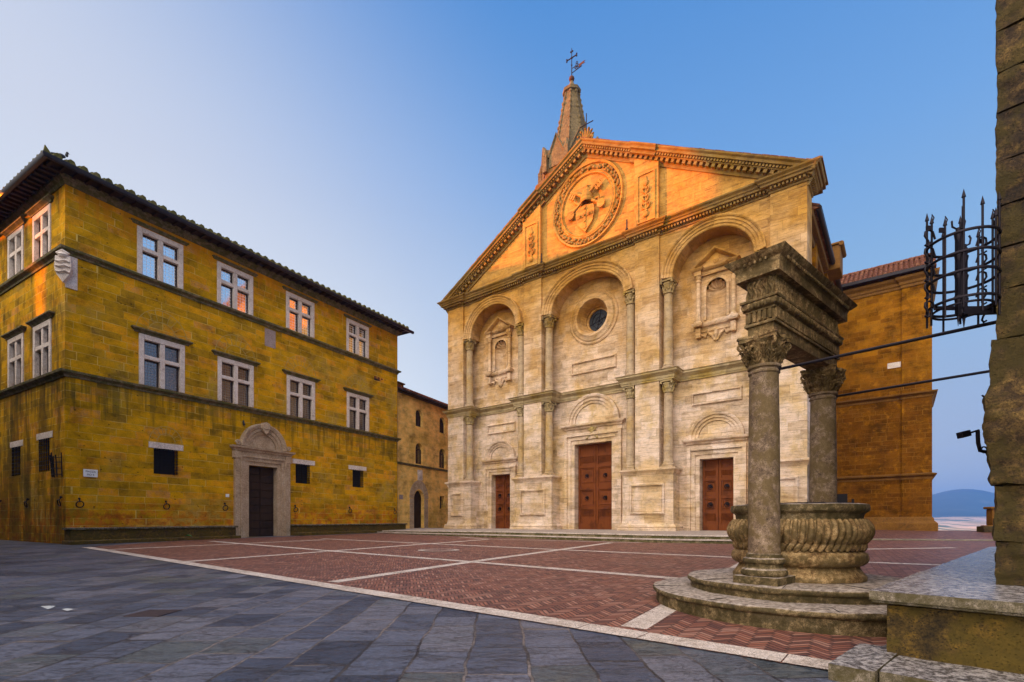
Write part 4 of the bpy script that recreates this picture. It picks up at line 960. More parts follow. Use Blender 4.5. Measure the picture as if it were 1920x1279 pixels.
# portal
q=MB(); c=8.70; 
for (a,b,d) in ((.87,1.08,.10),(1.08,1.28,.16),(1.28,1.38,.22)):
    q.prism([(c-b,.2),(c-a,.2),(c-a,4.30+a-.87),(c+a,4.30+a-.87),(c+a,.2),(c+b,.2),(c+b,4.30+b-.87),(c-b,4.30+b-.87)],-d,.02)
q.box(c-1.65,c-1.38,-.16,.02,.2,5.0); q.box(c+1.38,c+1.65,-.16,.02,.2,5.0)
q.box(c-1.38,c+1.38,-.12,.02,4.815,5.02); q.box(c-.87,c-.86,-.1,.5,.25,4.3); q.box(c+.86,c+.87,-.1,.5,.25,4.3)
q.box(c-1.72,c-1.34,-.2,.02,4.62,4.99); q.box(c+1.34,c+1.72,-.2,.02,4.62,4.99)
q.sweep([(c-1.68,.0,5.02),(c-1.68,-.14,5.02),(c+1.68,-.14,5.02),(c+1.68,.0,5.02)],[(0,0),(.05,.0),(.08,.09),(.18,.15),(.20,.25),(0,.28)],Z_)
port=q.build('portal',M['portal'],pal,angle=30)
q=MB(); zl=5.30; pf=[(.78,0),(.78,.10),(.92,.10),(.95,.16),(1.10,.16),(1.14,.22),(1.30,.28),(1.36,.26),(1.36,0)]; rings=[]
for k in range(31):
    t=PI*k/30; rings.append(q.ps([(c+r_*math.cos(t),-d_,zl+r_*math.sin(t)) for r_,d_ in pf]))
for i in range(30):
    for j in range(len(pf)-1): q.f.append([rings[i][j],rings[i][j+1],rings[i+1][j+1],rings[i+1][j]])
for sg in(-1,1): q.tube([(c+sg*(1.52+.13*math.cos(t)*(1-t/14)),-.2,zl+.14+.13*math.sin(t)*(1-t/14)) for t in [x*.5 for x in range(20)]],.045,6)
q.build('arched_pediment',M['portal'],port,angle=28)
q=MB(); q.plate([(c-.8,zl)]+ell(c,zl,.8,.8,24)[::-1],[],-.03); q.build('lunette',M['portal'],port)
q=MB(); q.prism([(c-.22,zl+1.38),(c-.25,zl+1.1),(c-.1,zl+.85),(c,zl+.75),(c+.1,zl+.85),(c+.25,zl+1.1),(c+.22,zl+1.38),(c,zl+1.45)],-.38,-.2); q.box(c-.14,c+.14,-.42,-.37,zl+1.05,zl+1.12); q.build('keystone_shield',M['portal'],port,bevel=.02)
q=MB(); q.box(c-.86,c+.86,.28,.36,.32,4.3)
for sg in(-1,1):
    for k in range(9):
        z0=.4+k*.43; x0,x1=(c-.84,c-.02) if sg<0 else (c+.02,c+.84); q.box(x0,x1,.245,.28,z0,z0+.40)
q.build('door',M['darkdoor'],pal,bevel=.008)
q=MB(); q.box(c-1.1,c+1.1,-.35,.3,-.1,.36); q.build('door_step',PC,pal,bevel=.02)
# stone benches along the foot of the wall
def bench(x0,x1,zg0,zg1,zt0,zt1):
    q=MB(); i=lambda x,y,z:(x,y,z)
    def blk(a,b,y0,zb0,zb1,zt0_,zt1_):
        ids=q.ps([(a,y0,zb0),(b,y0,zb1),(b,0,zb1),(a,0,zb0),(a,y0,zt0_),(b,y0,zt1_),(b,0,zt1_),(a,0,zt0_)])
        for f in ((0,3,2,1),(4,5,6,7),(0,1,5,4),(1,2,6,5),(2,3,7,6),(3,0,4,7)): q.f.append([ids[k] for k in f])
    blk(x0,x1,-.95,zg0-.3,zg1-.3,zg0+.16,zg1+.14); blk(x0+.08,x1-.08,-.62,zg0,zg1,zt0-.09,zt1-.09)
    return q,blk
for a in ((-.12,6.9,.26,.34,.95,1.0),(10.35,19.85,.40,.50,1.04,1.10)):
    q,blk=bench(*a); q.build('bench',M['benchy'],pal,bevel=.03); 
    q=MB(); L=a[1]-a[0]; n=int(L/1.6); 
    for k in range(n):
        x0=a[0]+L*k/n; x1=a[0]+L*(k+1)/n-.012; z0=a[4]+(a[5]-a[4])*k/n; q.box(x0,x1,-.70,0,z0-.09,z0)
    q.build('bench_slab',M['slab'],pal,bevel=.015)
# carved crest at the corner, marble inset, house number
q=MB(); q.box(-.0,.40,-.04,.02,10.85,12.2); q.build('crest_slab',WF,pal,bevel=.02)
c45=math.cos(PI/4); CM=Matrix(((c45,-c45,0,-.05),(-c45,-c45,0,-.05),(0,0,1,0),(0,0,0,1)))
q=MB(CM); q.prism([(-.26,12.05),(-.30,11.6),(-.22,11.3),(0,10.98),(.22,11.3),(.30,11.6),(.26,12.05)],-.05,.10,'y')
for z in (11.85,11.65,11.42): q.tube([(-.24,.12,z),(-.08,.17,z-.05),(.1,.15,z+.03),(.25,.12,z-.04)],.04,6)
q.ball((0,.08,12.1),.16,8,(1.2,1,.8)); q.tube([(-.22,.08,12.15),(0,.12,12.28),(.22,.08,12.15)],.05,6)
q.build('crest_shield',WF,pal,angle=50,bevel=.01)
M['patch']=oldstone('red_veined_marble',[(.3,(.20,.13,.11)),(.5,(.36,.27,.24)),(.7,(.5,.42,.4))],None,3,.2)
q=MB(); q.box(8.84,9.50,-.012,.02,11.15,12.15); q.build('marble_inset',M['patch'],pal)
q=MB(); q.box(6.62,6.80,-.02,.02,2.50,2.66); q.build('number_plate',M['white'],pal)
def ring(Mx,x,z):
    q=MB(Mx); q.tube([(x,.05,z+.18),(x,-.06,z+.14),(x,-.12,z+.02)],.025,6); q.tube([(x+.13*math.cos(2*PI*k/14),-.12-.03*math.sin(2*PI*k/14),z-.08+.13*math.sin(2*PI*k/14)) for k in range(15)],.022,6); q.ball((x,-.06,z+.16),.05,8)
    return q.build('iron_ring',M['iron'],pal,angle=60)
for x in (.45,3.75,6.55,10.75,14.9,19.15): ring(None,x,2.0)
for x in (-7.4,-3.9,-.25): ring(SIDE,x,2.05)
# iron basket at the corner
q=MB(SIDE)
for k in range(6):
    x=-.95+k*.16; q.tube([(x,-.05-.18*math.sin(PI*k/5),3.05),(x,-.08-.22*math.sin(PI*k/5),3.95+.1*(k%2))],.022,5)
for z in (3.15,3.4,3.65,3.85): q.tube([(-.97+k*.165,-.05-.21*math.sin(PI*k/5),z) for k in range(6)],.018,5)
q.build('torch_basket',M['iron'],pal)
# eaves, gutter, tiled roof
OV=.85
q=MB(); q.sweep([(x,y,TOPZ-.35) for x,y in CP],[(0,0),(.04,0),(.10,.12),(.22,.2),(.25,.3),(0,.35)],Z_); q.build('eaves_moulding',PC,pal,angle=25)
q=MB(); o=OV
rv=[(-o,-o),(19.5+o-.15,-o),(19.5+o-.15,16+o),(-o,16+o)]
ids=q.ps([(x,y,TOPZ-.02) for x,y in rv]); q.f.append(ids)
for k in range(50):
    x=-o+.15+k*.42
    if x<19.9: q.box(x,x+.11,-o+.08,-.02,TOPZ-.11,TOPZ-.025)
for k in range(40):
    y=-o+.55+k*.42; q.box(-o+.08,-.26,y,y+.13,TOPZ-.14,TOPZ-.025)
q.build('eaves_boards',M['soffit'],pal)
q=MB(); q.sweep([(-o,16+o,TOPZ-.02),(-o,-o,TOPZ-.02),(19.5+o-.1,-o,TOPZ-.02)],[(-.02,-.10),(.10,-.12),(.15,-.04),(.14,.06),(-.02,.05)],Z_); q.tube([(19.53,.06,.5),(19.53,.06,15.42)],.04,8); q.build('gutter',M['gutter'],pal,angle=50)
q=MB(); zr=TOPZ+.03; rise=3.2; hy=(16)/2
R=[(-o,-o,zr),(19.5+o-.15,-o,zr),(19.5+o-.15,16+o,zr),(-o,16+o,zr),(hy,hy,zr+rise),(19.5-hy,hy,zr+rise)]
q.f+= [[q.p(R[k]) for k in f] for f in ((0,1,5,4),(1,2,5),(2,3,4,5),(3,0,4))]
sl_=rise/(hy+o)
def lump(mb,P,Q,r_): mb.tube([P,Q],r_*1.15,7)
k=0; x=-o+.35
while x<19.5+o-.3:
    for j in range(4):
        a=j*.38
        if a+.15>x+o: continue
        lump(q,Vector((x,-o-.03+a,zr+.07+sl_*a+.03)),Vector((x,-o+.42+a,zr+.03+sl_*(a+.4))),.125)
    x+=.42
y=-o+.35
while y<16:
    for j in range(4):
        a=j*.38
        if a+.15>y+o: continue
        lump(q,Vector((-o-.03+a,y,zr+.07+sl_*a+.03)),Vector((-o+.42+a,y,zr+.03+sl_*(a+.4))),.125)
    y+=.42
q.build('roof',M['mosstile'],pal,angle=50)
q=MB(); q.prism([(-.95,15.5),(-.7,15.55),(-.9,15.8)],-.9,-.82); q.build('corner_cap',M['mosstile'],pal)
# ------------------------------------------------------------ street sign and pigeons (things of their own)
def place(o,root,co,rot=None): 
    o.location=root.matrix_world@Vector(co)
def on(root_loc,ang,x,y): return (root_loc[0]+x*math.cos(ang)-y*math.sin(ang),root_loc[1]+x*math.sin(ang)+y*math.cos(ang))
sx_,sy_=on((-18.4,20.6),PA,.84,-.02)
sign=thing('street_sign','white enamel street plate lettered PIAZZA PIO II on the yellow palace wall','sign',(sx_,sy_,3.26),PA)
q=MB(); q.box(-.25,.25,-.02,.0,3.26-.16,3.26+.16); q.build('plate',M['white'],sign,bevel=.006)
def text(s_,size,loc,par,mat,name='lettering',ext=.003,rot=(PI/2,0,0)):
    cu=bpy.data.curves.new(name,'FONT'); cu.body=s_; cu.size=size; cu.align_x='CENTER'; cu.align_y='CENTER'; cu.extrude=ext
    o=bpy.data.objects.new(name,cu); col.objects.link(o); dg=bpy.context.evaluated_depsgraph_get(); me=bpy.data.meshes.new_from_object(o.evaluated_get(dg)); bpy.data.objects.remove(o)
    o=bpy.data.objects.new(name,me); col.objects.link(o); me.materials.clear(); me.materials.append(mat); o.parent=par; o.location=loc; o.rotation_euler=rot; return o
text('PIAZZA',.105,(0,-.024,.065),sign,M['black']); text('PIO II',.105,(0,-.024,-.07),sign,M['black'])
def pigeon(x,y,z,ang,label):
    t=thing('pigeon',label,'bird',(x,y,z),ang,'pigeons on the palace')
    q=MB(); q.ball((0,0,z+.13),.085,12,(1.5,.8,.9)); q.ball((.15,0,z+.24),.055,10,(1,1,1.4)); q.ball((.17,0,z+.33),.05,10); q.tube([(.20,0,z+.33),(.26,0,z+.32)],.012,5,lambda t_:1-.8*t_)
    q.tube([(-.1,0,z+.12),(-.32,0,z+.06)],.05,6,lambda t_:1-.3*t_); q.tube([(.02,.03,z+.06),(.02,.03,z)],.01,4); q.tube([(.02,-.03,z+.06),(.02,-.03,z)],.01,4)
    q.build('body',M['pigeon'],t,angle=80); return t
px_,py_=on((-18.4,20.6),PA,-.3,-.6); pigeon(px_,py_,15.72,.9,'dark pigeon perched on the roof corner of the yellow palace')
px_,py_=on((-18.4,20.6),PA,7.5,-.2); pigeon(px_,py_,6.32,2.2,'dark pigeon sitting on the left shoulder of the arched palace portal')
# ------------------------------------------------------------ house in the gap
HA=math.atan2(.902,.433)
ho=thing('stone_house','tawny stone house with small arched windows filling the gap beside the church','house',(-8.78,38.5,.6),HA)
H_=M['house']
aw=[(2.72,8.98,.46,.95,1),(6.15,9.0,.46,.95,1),(2.74,5.92,.5,1.22,2),(6.15,5.93,.5,1.22,2)]
def archhole(c,z0,hw,h): return [(c-hw,z0),(c+hw,z0),(c+hw,z0+h)]+ell(c,z0+h,hw,hw,14)[1:]
q=MB(); holes=[archhole(c,z0,hw,h) for c,z0,hw,h,_ in aw]+[archhole(2.72,.6,.68,2.5),rect(5.72,6.5,2.36,3.46)]
q.plate([(-3,.3),(11,.3),(11,11.3),(-3,11.3)],holes,0,.4); q.quad((11,0,.3),(11,8,.3),(11,8,11.3),(11,0,11.3)); q.quad((-3,8,.3),(11,8,.3),(11,8,11.3),(-3,8,11.3)); q.build('wall',H_,ho,angle=20)
q=MB(); q.box(-2.5,10.5,.6,7.5,.3,11); q.build('dark_rooms',M['dark'],ho)
for c,z0,hw,h,k in aw:
    q=MB(); q.plate(archhole(c,z0,hw,h),[],.25); o=q.build('window',M['glassd'] if k==2 else M['soffit'],ho)
    q=MB(); q.box(c-.03,c+.03,.20,.26,z0,z0+h+hw-.05); q.box(c-hw,c+hw,.20,.25,z0+h-.03,z0+h+.03); q.box(c-hw,c-hw+.06,.19,.26,z0,z0+h); q.box(c+hw-.06,c+hw,.19,.26,z0,z0+h); q.build('window_frame',M['soffit'],o)
q=MB(); q.plate(archhole(2.72,.6,.68,2.5),[],.3); d=q.build('door',M['darkdoor'],ho)
q=MB(); n=13
for k in range(n):
    t0=PI*k/n+.01;t1=PI*(k+1)/n-.01; q.prism([(2.72+rr*math.cos(t),3.1+rr*1.15*math.sin(t)) for rr,t in((.69,t0),(1.3,t0),(1.3,t1),(.69,t1))],-.02,.1)
for sg in(-1,1):
    for k in range(6): q.box(min(2.72+sg*.69,2.72+sg*1.25),max(2.72+sg*.69,2.72+sg*1.25),-.02,.1,.5+k*.43,.5+k*.43+.42)
q.build('door_surround',M['portal'],ho,bevel=.01)
q=MB(); q.box(5.55,6.67,-.02,.05,2.2,2.36); q.box(5.55,5.72,-.02,.05,2.36,3.46); q.box(6.5,6.67,-.02,.05,2.36,3.46); q.box(5.55,6.67,-.02,.05,3.46,3.66); q.build('window_surround',M['house'],ho)
q=MB(); q.box(2.5,3.15,-.03,.02,4.6,5.45); q.build('crest_stone',M['wframe'],ho); q=MB(); q.lathe((2.82,-.03,5.05),[(.001,-.06),(.2,-.05),(.22,0)],12,axis='y'); q.build('crest_boss',M['wframe'],ho)
q=MB(); q.box(.15,.6,-.02,.02,2.95,3.3); q.build('wall_plaque',M['patch'],ho)
q=MB(); q.sweep([(-3,0,5.66),(11,0,5.66)],[(0,0),(.05,0),(.14,.12),(.14,.16),(0,.18)],Z_); q.build('string_course',PC,ho)
q=MB(); q.box(-3.2,11.2,-.35,0.3,11.2,11.34); q.tube([(-3.2,-.42,11.33),(11.2,-.42,11.33)],.08,6); q.build('eaves',M['gutter'],ho)
q=MB(); q.prism([(-.45,11.36),(8.3,11.36),(4,13.2)],-3.2,11.2,'x')
for k in range(44): q.tube([(-3.1+k*.33,-.5,11.42),(-3.1+k*.33,.6,11.9)],.11,6)
q.build('roof',M['tile'],ho,angle=50)
q=MB(); q.box(1.3,2.0,1.0,1.6,11.6,12.35); q.box(1.2,2.1,.9,1.7,12.35,12.45); q.build('chimney',M['browntrim'],ho,bevel=.02)
# ------------------------------------------------------------ well with columns and entablature
WA=math.atan2(.647,.763)
well=thing('well','weathered round stone well on two steps, framed by two columns carrying a carved entablature','well',(3.75,6.6,.05),WA)
def rough(a=.008,s_=5): return noisefn(a,s_,4)
q=MB(); S=96
def stepring(q,R,z0,z1,r0):
    q.lathe((0,0,0),[(R-.05,z0-.1),(R-.045,z1-.085),(R-.03,z1-.075),(R-.005,z1-.06),(R,z1-.035),(R-.015,z1-.008),(R-.06,z1),(r0+.5*(R-r0),z1+.003),(r0,z1)],S)
stepring(q,1.82,.0,.30,1.0); q.build('lower_step',M['well'],well,angle=50,disp=rough(.012,2.5))
q=MB(); stepring(q,1.36,.28,.455,.5); q.build('upper_step',M['well'],well,angle=50,disp=rough(.010,3))
# joints between the step stones
r=random.Random(4)
for R,z,r0,ks in ((1.822,.304,1.36,(3.35,4.05,4.62,5.2,2.6)),(1.362,.459,.8,(3.75,4.45,5.1,3.0))):
    for a in ks:
        q=MB(); d=Vector((math.cos(a-WA+.35),math.sin(a-WA+.35),0)); n=Vector((-d.y,d.x,0)); q.obox(d*((R+r0)/2+.006)+Vector((0,0,z-.002)),d*((R-r0)/2+.002),n*.002,(0,0,.003)); q.build('step_joint',M['dark'],well)
def gad(r_,z,a):
    f=0
    if .935<z<1.205: 
        t=(z-.935)/.27; f=.052*math.sin(PI*min(1,max(0,t)))**.5*(abs(math.sin(a*22+z*2.5))**.7-.7)
    return r_+f
q=MB()
pr=[(.70,.455),(.765,.46),(.77,.50),(.745,.53),(.70,.60),(.69,.635),(.735,.645),(.775,.68),(.79,.73),(.775,.79),(.74,.815),(.70,.825),(.69,.84)]
q.lathe((0,0,0),pr,96)
q.build('basin_base',M['welldark'],well,angle=50,disp=rough(.005,4))
q=MB(); q.lathe((0,0,0),[(.66,.83),(.69,.835),(.71,.865),(.715,.89),(.70,.92),(.68,.935),(.66,.94)],64)
for k in range(56):
    a=2*PI*k/56; q.tube([((.725+.022*math.sin(PI*t))*math.cos(a+.09*t),(.725+.022*math.sin(PI*t))*math.sin(a+.09*t),.838+.10*t) for t in (0,.33,.66,1)],.030,6)
q.build('rope_moulding',M['welldark'],well,angle=60)
q=MB(); bp=[(.70+.105*math.sin(PI*min(1,(.12+.88*k/12)*.9))**.9,.935+.27*k/12) for k in range(13)]
q.lathe((0,0,0),[(.66,.93)]+bp+[(.74,1.21),(.72,1.215)],96)
for k in range(60):
    a=2*PI*k/60; q.tube([((r_+.004)*math.cos(a+.03*(i/12)),(r_+.006)*math.sin(a+.03*(i/12)),z_) for i,(r_,z_) in enumerate(bp)],.035,8,lambda t:.72+.28*math.sin(PI*min(1,.15+t*.85))**.5)
q.build('fluted_bowl',M['welldark'],well,angle=60)
q=MB(); q.lathe((0,0,0),[(.73,1.212),(.735,1.27),(.75,1.29),(.77,1.30),(.795,1.32),(.80,1.36),(.79,1.395),(.75,1.405),(.62,1.405),(.60,1.39),(.60,1.0)],96); q.build('rim',M['well'],well,angle=45,disp=rough(.006,5))
q=MB()
for k in range(-4,5): 
    l=math.sqrt(max(0,.61**2-(k*.13)**2)); q.tube([(-l,k*.13,1.40),(l,k*.13,1.40)],.012,5); q.tube([(k*.13,-l,1.41),(k*.13,l,1.41)],.012,5)
q.lathe((0,0,0),[(.0001,1.3),(.6,1.3)],24); q.f=q.f[:-1]; q.build('iron_cover',M['iron'],well)
def wellcap(o,x):
    q=MB(); z0=3.02; h=.345; r=.155
    prf=[(r,z0-.02),(r*1.02,z0+.08),(r*1.10,z0+.16),(r*1.32,z0+.25),(r*1.55,z0+.285)]
    q.lathe((x,0,0),prf,32)
    rr_=random.Random(int(x*10)+20)
    for ring,(za,zb,n_,rad) in enumerate(((.01,.14,8,1.1),(.09,.22,8,1.2))):
        for k in range(n_):
            a=2*PI*(k+.5*ring)/n_; c_,s_=math.cos(a),math.sin(a); T_=Vector((-s_,c_,0)); D_=Vector((c_,s_,0)); O=Vector((x,0,z0))
            # a lobed leaf: centre rib and side lobes that curl outwards
            q.tube([O+D_*r+Vector((0,0,za)),O+D_*r*1.14*rad+Vector((0,0,(za+zb)/2)),O+D_*r*1.42*rad+Vector((0,0,zb)),O+D_*r*1.50*rad+Vector((0,0,zb-.03))],.020,6,lambda t:1-.45*t)
            for sg in(-1,1):
                for j in range(3):
                    f=.15+.3*j; zc=za+(zb-za)*f
                    q.tube([O+D_*r*1.05+Vector((0,0,zc)),O+D_*r*(1.15+.12*j)*rad+T_*sg*.028+Vector((0,0,zc+.02)),O+D_*r*(1.16+.14*j)*rad+T_*sg*.045+Vector((0,0,zc+.045))],.012,5,lambda t:1-.5*t)
    for k in range(4):     # corner volutes
        a=PI/4+k*PI/2; D_=Vector((math.cos(a),math.sin(a),0)); O=Vector((x,0,z0))
        pts=[O+D_*r*1.25+Vector((0,0,.12))]
        for j in range(13):
            t=j*.55; rad=.045*(1-j/15); pts.append(O+D_*(r*1.70+rad*math.sin(t)*1.0)+Vector((0,0,.235+rad*math.cos(t))))
        q.tube(pts,.017,6)
        m=a+PI/4; Dm=Vector((math.cos(m),math.sin(m),0)); q.ball(O+Dm*r*1.42+Vector((0,0,.30)),.035,8,(1,1,1.1))
        for dd in (-.28,.28):
            Dq=Vector((math.cos(m+dd),math.sin(m+dd),0)); q.ball(O+Dq*r*1.32+Vector((0,0,.225)),.022,6)
    pts=[]
    for k in range(4):
        a=PI/4+k*PI/2; 
        for da in (-.07,.07): pts.append((x+math.cos(a+da)*.295,math.sin(a+da)*.295))
        for f in (-.5,-.25,0,.25,.5):
            m=a+PI/4+f; R=.175+.20*f*f; pts.append((x+math.cos(m)*R,math.sin(m)*R))
    q.prism(pts,z0+.285,z0+.325,'z'); q.prism([(x+(a-x)*1.05,b*1.05) for a,b in pts],z0+.327,z0+.352,'z')
    q.build('capital',M['welldark'],o,angle=55)
for x in (-.975,.975):
    q=MB()
    q.lathe((x,0,0),[(.175,.80),(.178,.84),(.172,.87),(.172,1.6),(.168,2.3),(.158,2.88),(.158,2.93),(.172,2.94),(.172,2.965),(.160,2.975),(.160,2.99),(.180,3.0),(.185,3.015),(.18,3.03),(.155,3.035)],40)
    o=q.build('column',M['wellcol'],well,angle=40,disp=rough(.003,6))
    q=MB(); q.box(x-.255,x+.255,-.255,.255,.44,.545); q.lathe((x,0,0),[(.20,.545),(.245,.55),(.258,.585),(.245,.62),(.215,.635),(.20,.66),(.202,.69),(.225,.70),(.232,.725),(.222,.75),(.195,.76),(.19,.79),(.178,.81)],40)
    q.build('column_base',M['well'],o,angle=40,bevel=.006,disp=rough(.004,5))
    wellcap(o,x)
EX,EY=1.07,.15
loop=[(-EX,-EY),(EX,-EY),(EX,EY),(-EX,EY)]
def lp(m,prof,z): m.sweep([(a,b,z) for a,b in loop],prof,Z_,closed=True)
q=MB(); q.box(-EX,EX,-EY,EY,3.372,4.06)
lp(q,[(-.05,0),(.028,0),(.03,.02),(.022,.035),(.0,.04),(-.05,.04)],3.505); lp(q,[(-.02,0),(.02,0),(.022,.022),(-.02,.024)],3.672)
lp(q,[(-.02,0),(.022,.0),(.05,.015),(.058,.05),(.05,.08),(-.02,.082)],3.70); lp(q,[(-.02,0),(.065,0),(.068,.03),(-.02,.032)],3.785)
ent=q.build('entablature',M['welldark'],well,angle=35,bevel=.004)
def around(L,step,fn):
    for i in range(4):
        a=Vector(loop[i]);b=Vector(loop[(i+1)%4]);d=b-a;l=d.length;d.normalize();n=Vector((d.y,-d.x)); k=max(1,int(round(l/step)))
        for j in range(k): fn(a+d*((j+.5)*l/k),d,n)
q=MB()
def flute(p,d,n): q.obox((p.x+n.x*.006,p.y+n.y*.006,3.61),(d.x*.016,d.y*.016,0),(n.x*.026,n.y*.026,0),(0,0,.056))
around(0,.060,flute)
def egg(p,d,n): q.ball((p.x+n.x*.052,p.y+n.y*.052,3.742),.030,8,(1,1,1.25))
around(0,.075,egg)
def strig(p,d,n):
    pts=[(p.x+n.x*.010+d.x*.022*math.sin(t*2*PI),p.y+n.y*.010+d.y*.022*math.sin(t*2*PI),3.825+.21*t) for t in [k/7 for k in range(8)]]; q.tube(pts,.017,6)
around(0,.066,strig); q.build('carved_bands',M['welldark'],ent,angle=60)
q=MB(); lp(q,[(-.3,0),(.015,0),(.02,.03),(.03,.04),(.03,.06),(.06,.07),(.065,.10),(.10,.115),(.115,.16),(.145,.18),(.185,.215),(.20,.24),(-.3,.242)],4.04)
q.box(-EX-.1,EX+.1,-EY-.1,EY+.1,4.05,4.275); co=q.build('cornice',M['welldark'],ent,angle=30)
q=MB()
def den(p,d,n): q.obox((p.x+n.x*.045,p.y+n.y*.045,4.095),(d.x*.014,d.y*.014,0),(n.x*.02,n.y*.02,0),(0,0,.022)); q.ball((p.x+n.x*.085,p.y+n.y*.085,4.135),.019,6,(1,1,1.2))
around(0,.048,den)
def dent2(p,d,n): q.ball((p.x+n.x*.145,p.y+n.y*.145,4.20),.017,6,(1,1,1.4))
around(0,.06,dent2); q.build('cornice_carving',M['welldark'],co,angle=60)
# iron tie rods to the palace wall (from column heads)
q0=Vector((math.cos(WA),math.sin(WA),0)); cr=Vector((.647,-.762,0)); 
for x,L in ((-.975,2.12),(.975,2.16)):
    q=MB(); q.tube([(x,-.15,2.965),(x,-L,2.955)],.017,8); q.build('tie_rod',M['iron'],well)
# ------------------------------------------------------------ near palace corner on the right
NA=math.atan2(-.737,.675)
npal=thing('rusticated_palace','rough-hewn grey brown stone palace corner rising at the right edge above a worn bench','palace',(4.18,4.29,.0),NA)
RS=M['rustic']
q=MB(); r=random.Random(12)
z=2.74
zs=[]
while z<13: h=r.choice((.34,.38,.36,.42)); zs.append((z,z+h)); z+=h
for i,(a,b) in enumerate(zs[:18]):
    L=.55 if i%2 else .85
    q.box(-.018,L-.008,-.018,.55 if i%2 else .9,a+.006,b-.006)
def rd(c):
    n_=noise.noise(Vector(c)*9)*.020+noise.noise(Vector(c)*26)*.009+noise.noise(Vector(c)*3)*.014
    return n_
q.build('dressed_stones',RS,npal,angle=60,sub=9,disp=rd)
q=MB(); q.box(.02,6,.02,8,.5,14); q.build('wall_core',RS,npal)
q=MB(); q.box(.045,.16,.0,.02,2.74,10); 
q=MB()
for (a,b,xo,L) in ((2.12,2.74,-.04,.9),(1.5,2.11,-.05,.6),(1.02,1.49,-.03,1.1),(.64,1.01,-.02,.7)):
    q.box(xo,L,xo,1.2,a+.004,b-.004)
def rd2(c):
    v=Vector(c); z=v.z
    bulge=.055*math.exp(-((z-2.15)/.28)**2)+.02*math.exp(-((z-1.75)/.3)**2)-.02*math.exp(-((z-1.45)/.18)**2)
    return bulge+noise.noise(v*3.1)*.035+noise.noise(v*8)*.026+noise.noise(v*19)*.012
q.build('rough_base',RS,npal,angle=70,sub=22,disp=rd2)
q=MB()
for (x0,x1,y0,y1) in ((-.57,.60,-1.17,.3),(.61,1.9,-1.17,.3),(1.91,4.5,-1.17,.3),(-.57,.1,.31,2.4),(-.57,.1,2.41,5),(-.57,.1,5.01,9)): q.box(x0,x1,y0,y1,.0,.535)
q.build('bench_body',M['benchy'],npal,angle=60,sub=14,disp=lambda c:noise.noise(Vector(c)*2.3)*.016+noise.noise(Vector(c)*9)*.006+noise.noise(Vector(c)*30)*.002)
q=MB()
for (x0,x1,y0,y1) in ((-.66,1.15,-1.27,.25),(1.155,3.2,-1.27,.25),(3.205,5,-1.27,.25),(-.66,.12,.255,1.9),(-.66,.12,1.905,3.8),(-.66,.12,3.805,6),(-.66,.12,6.005,9)): q.box(x0,x1,y0,y1,.545,.645)
q.build('bench_slab',M['slab'],npal,angle=50,sub=12,disp=lambda c:noise.noise(Vector(c)*2.5)*.008+noise.noise(Vector(c)*11)*.004+(-.02 if c[2]<.57 else 0))
q=MB()
for (x0,x1,y0,y1,z1) in ((-.78,-.50,-1.87,-1.0,.165),(-.49,.9,-1.80,-1.0,.155),(.91,3,-1.80,-1.0,.155),(-.70,-.4,-1.0,4,.10)): q.box(x0,x1,y0,y1,-.1,z1)
q.build('bench_step',M['slab'],npal,angle=50,sub=9,disp=lambda c:noise.noise(Vector(c)*3)*.010+noise.noise(Vector(c)*12)*.005)
# wrought iron torch cage on the corner
cage=thing('torch_cage','black wrought iron torch cage with spikes and hooks fixed to the right-hand palace corner','lantern',(3.93,4.37,2.9),0)
q=MB(); IR=M['iron']; R=.235
for k in range(12):
    a=2*PI*(k+.5)/12+.1; x,y=R*math.cos(a),R*math.sin(a); lo=2.98 if k%2 else 2.93; hi=3.72+.09*((k*5)%3)
    q.tube([(x,y,lo),(x,y,hi)],.0085,6); q.tube([(x,y,hi),(x,y,hi+.07)],.016,6,lambda t:1-.95*t)
    if k in (5,6,0,11): 
        q.tube([(x,y,hi),(x+.02,y,hi+.05),(x,y,hi+.08)],.006,4); s_=-1 if x<0 else 1; q.box(min(x,x+s_*.05),max(x,x+s_*.05),y-.006,y+.006,hi-.06,hi-.02)
q.build('uprights',IR,cage,angle=60)
q=MB()
def hoop(z,r_,th,seg=40): q.tube([(r_*math.cos(2*PI*k/seg),r_*math.sin(2*PI*k/seg),z) for k in range(seg+1)],th,6)
for z in (3.62,3.45,3.29): hoop(z,R+.004,.012)
hoop(3.07,R,.012); hoop(3.03,R-.03,.010); q.build('hoops',IR,cage,angle=60)
for sg in(-1,1):
    for z in (3.68,3.53,3.37,3.22,3.06):
        q=MB()
        x=sg*(R+.0); hx,hy=(x,0) if sg<0 else (x*.93,.10); f=1.0; pts=[(hx,hy,z-.03),(hx+sg*.02*f,hy,z+.035),(hx+sg*.05*f,hy,z+.05),(hx+sg*.085*f,hy,z+.035),(hx+sg*.09*f,hy,z+.0),(hx+sg*.06*f,hy,z-.045),(hx+sg*.05*f,hy,z-.075),(hx+sg*.065*f,hy,z-.095),(hx+sg*.09*f,hy,z-.08)]
        q.tube(pts,.0085,6); q.build('scroll_hook',IR,cage,angle=60)

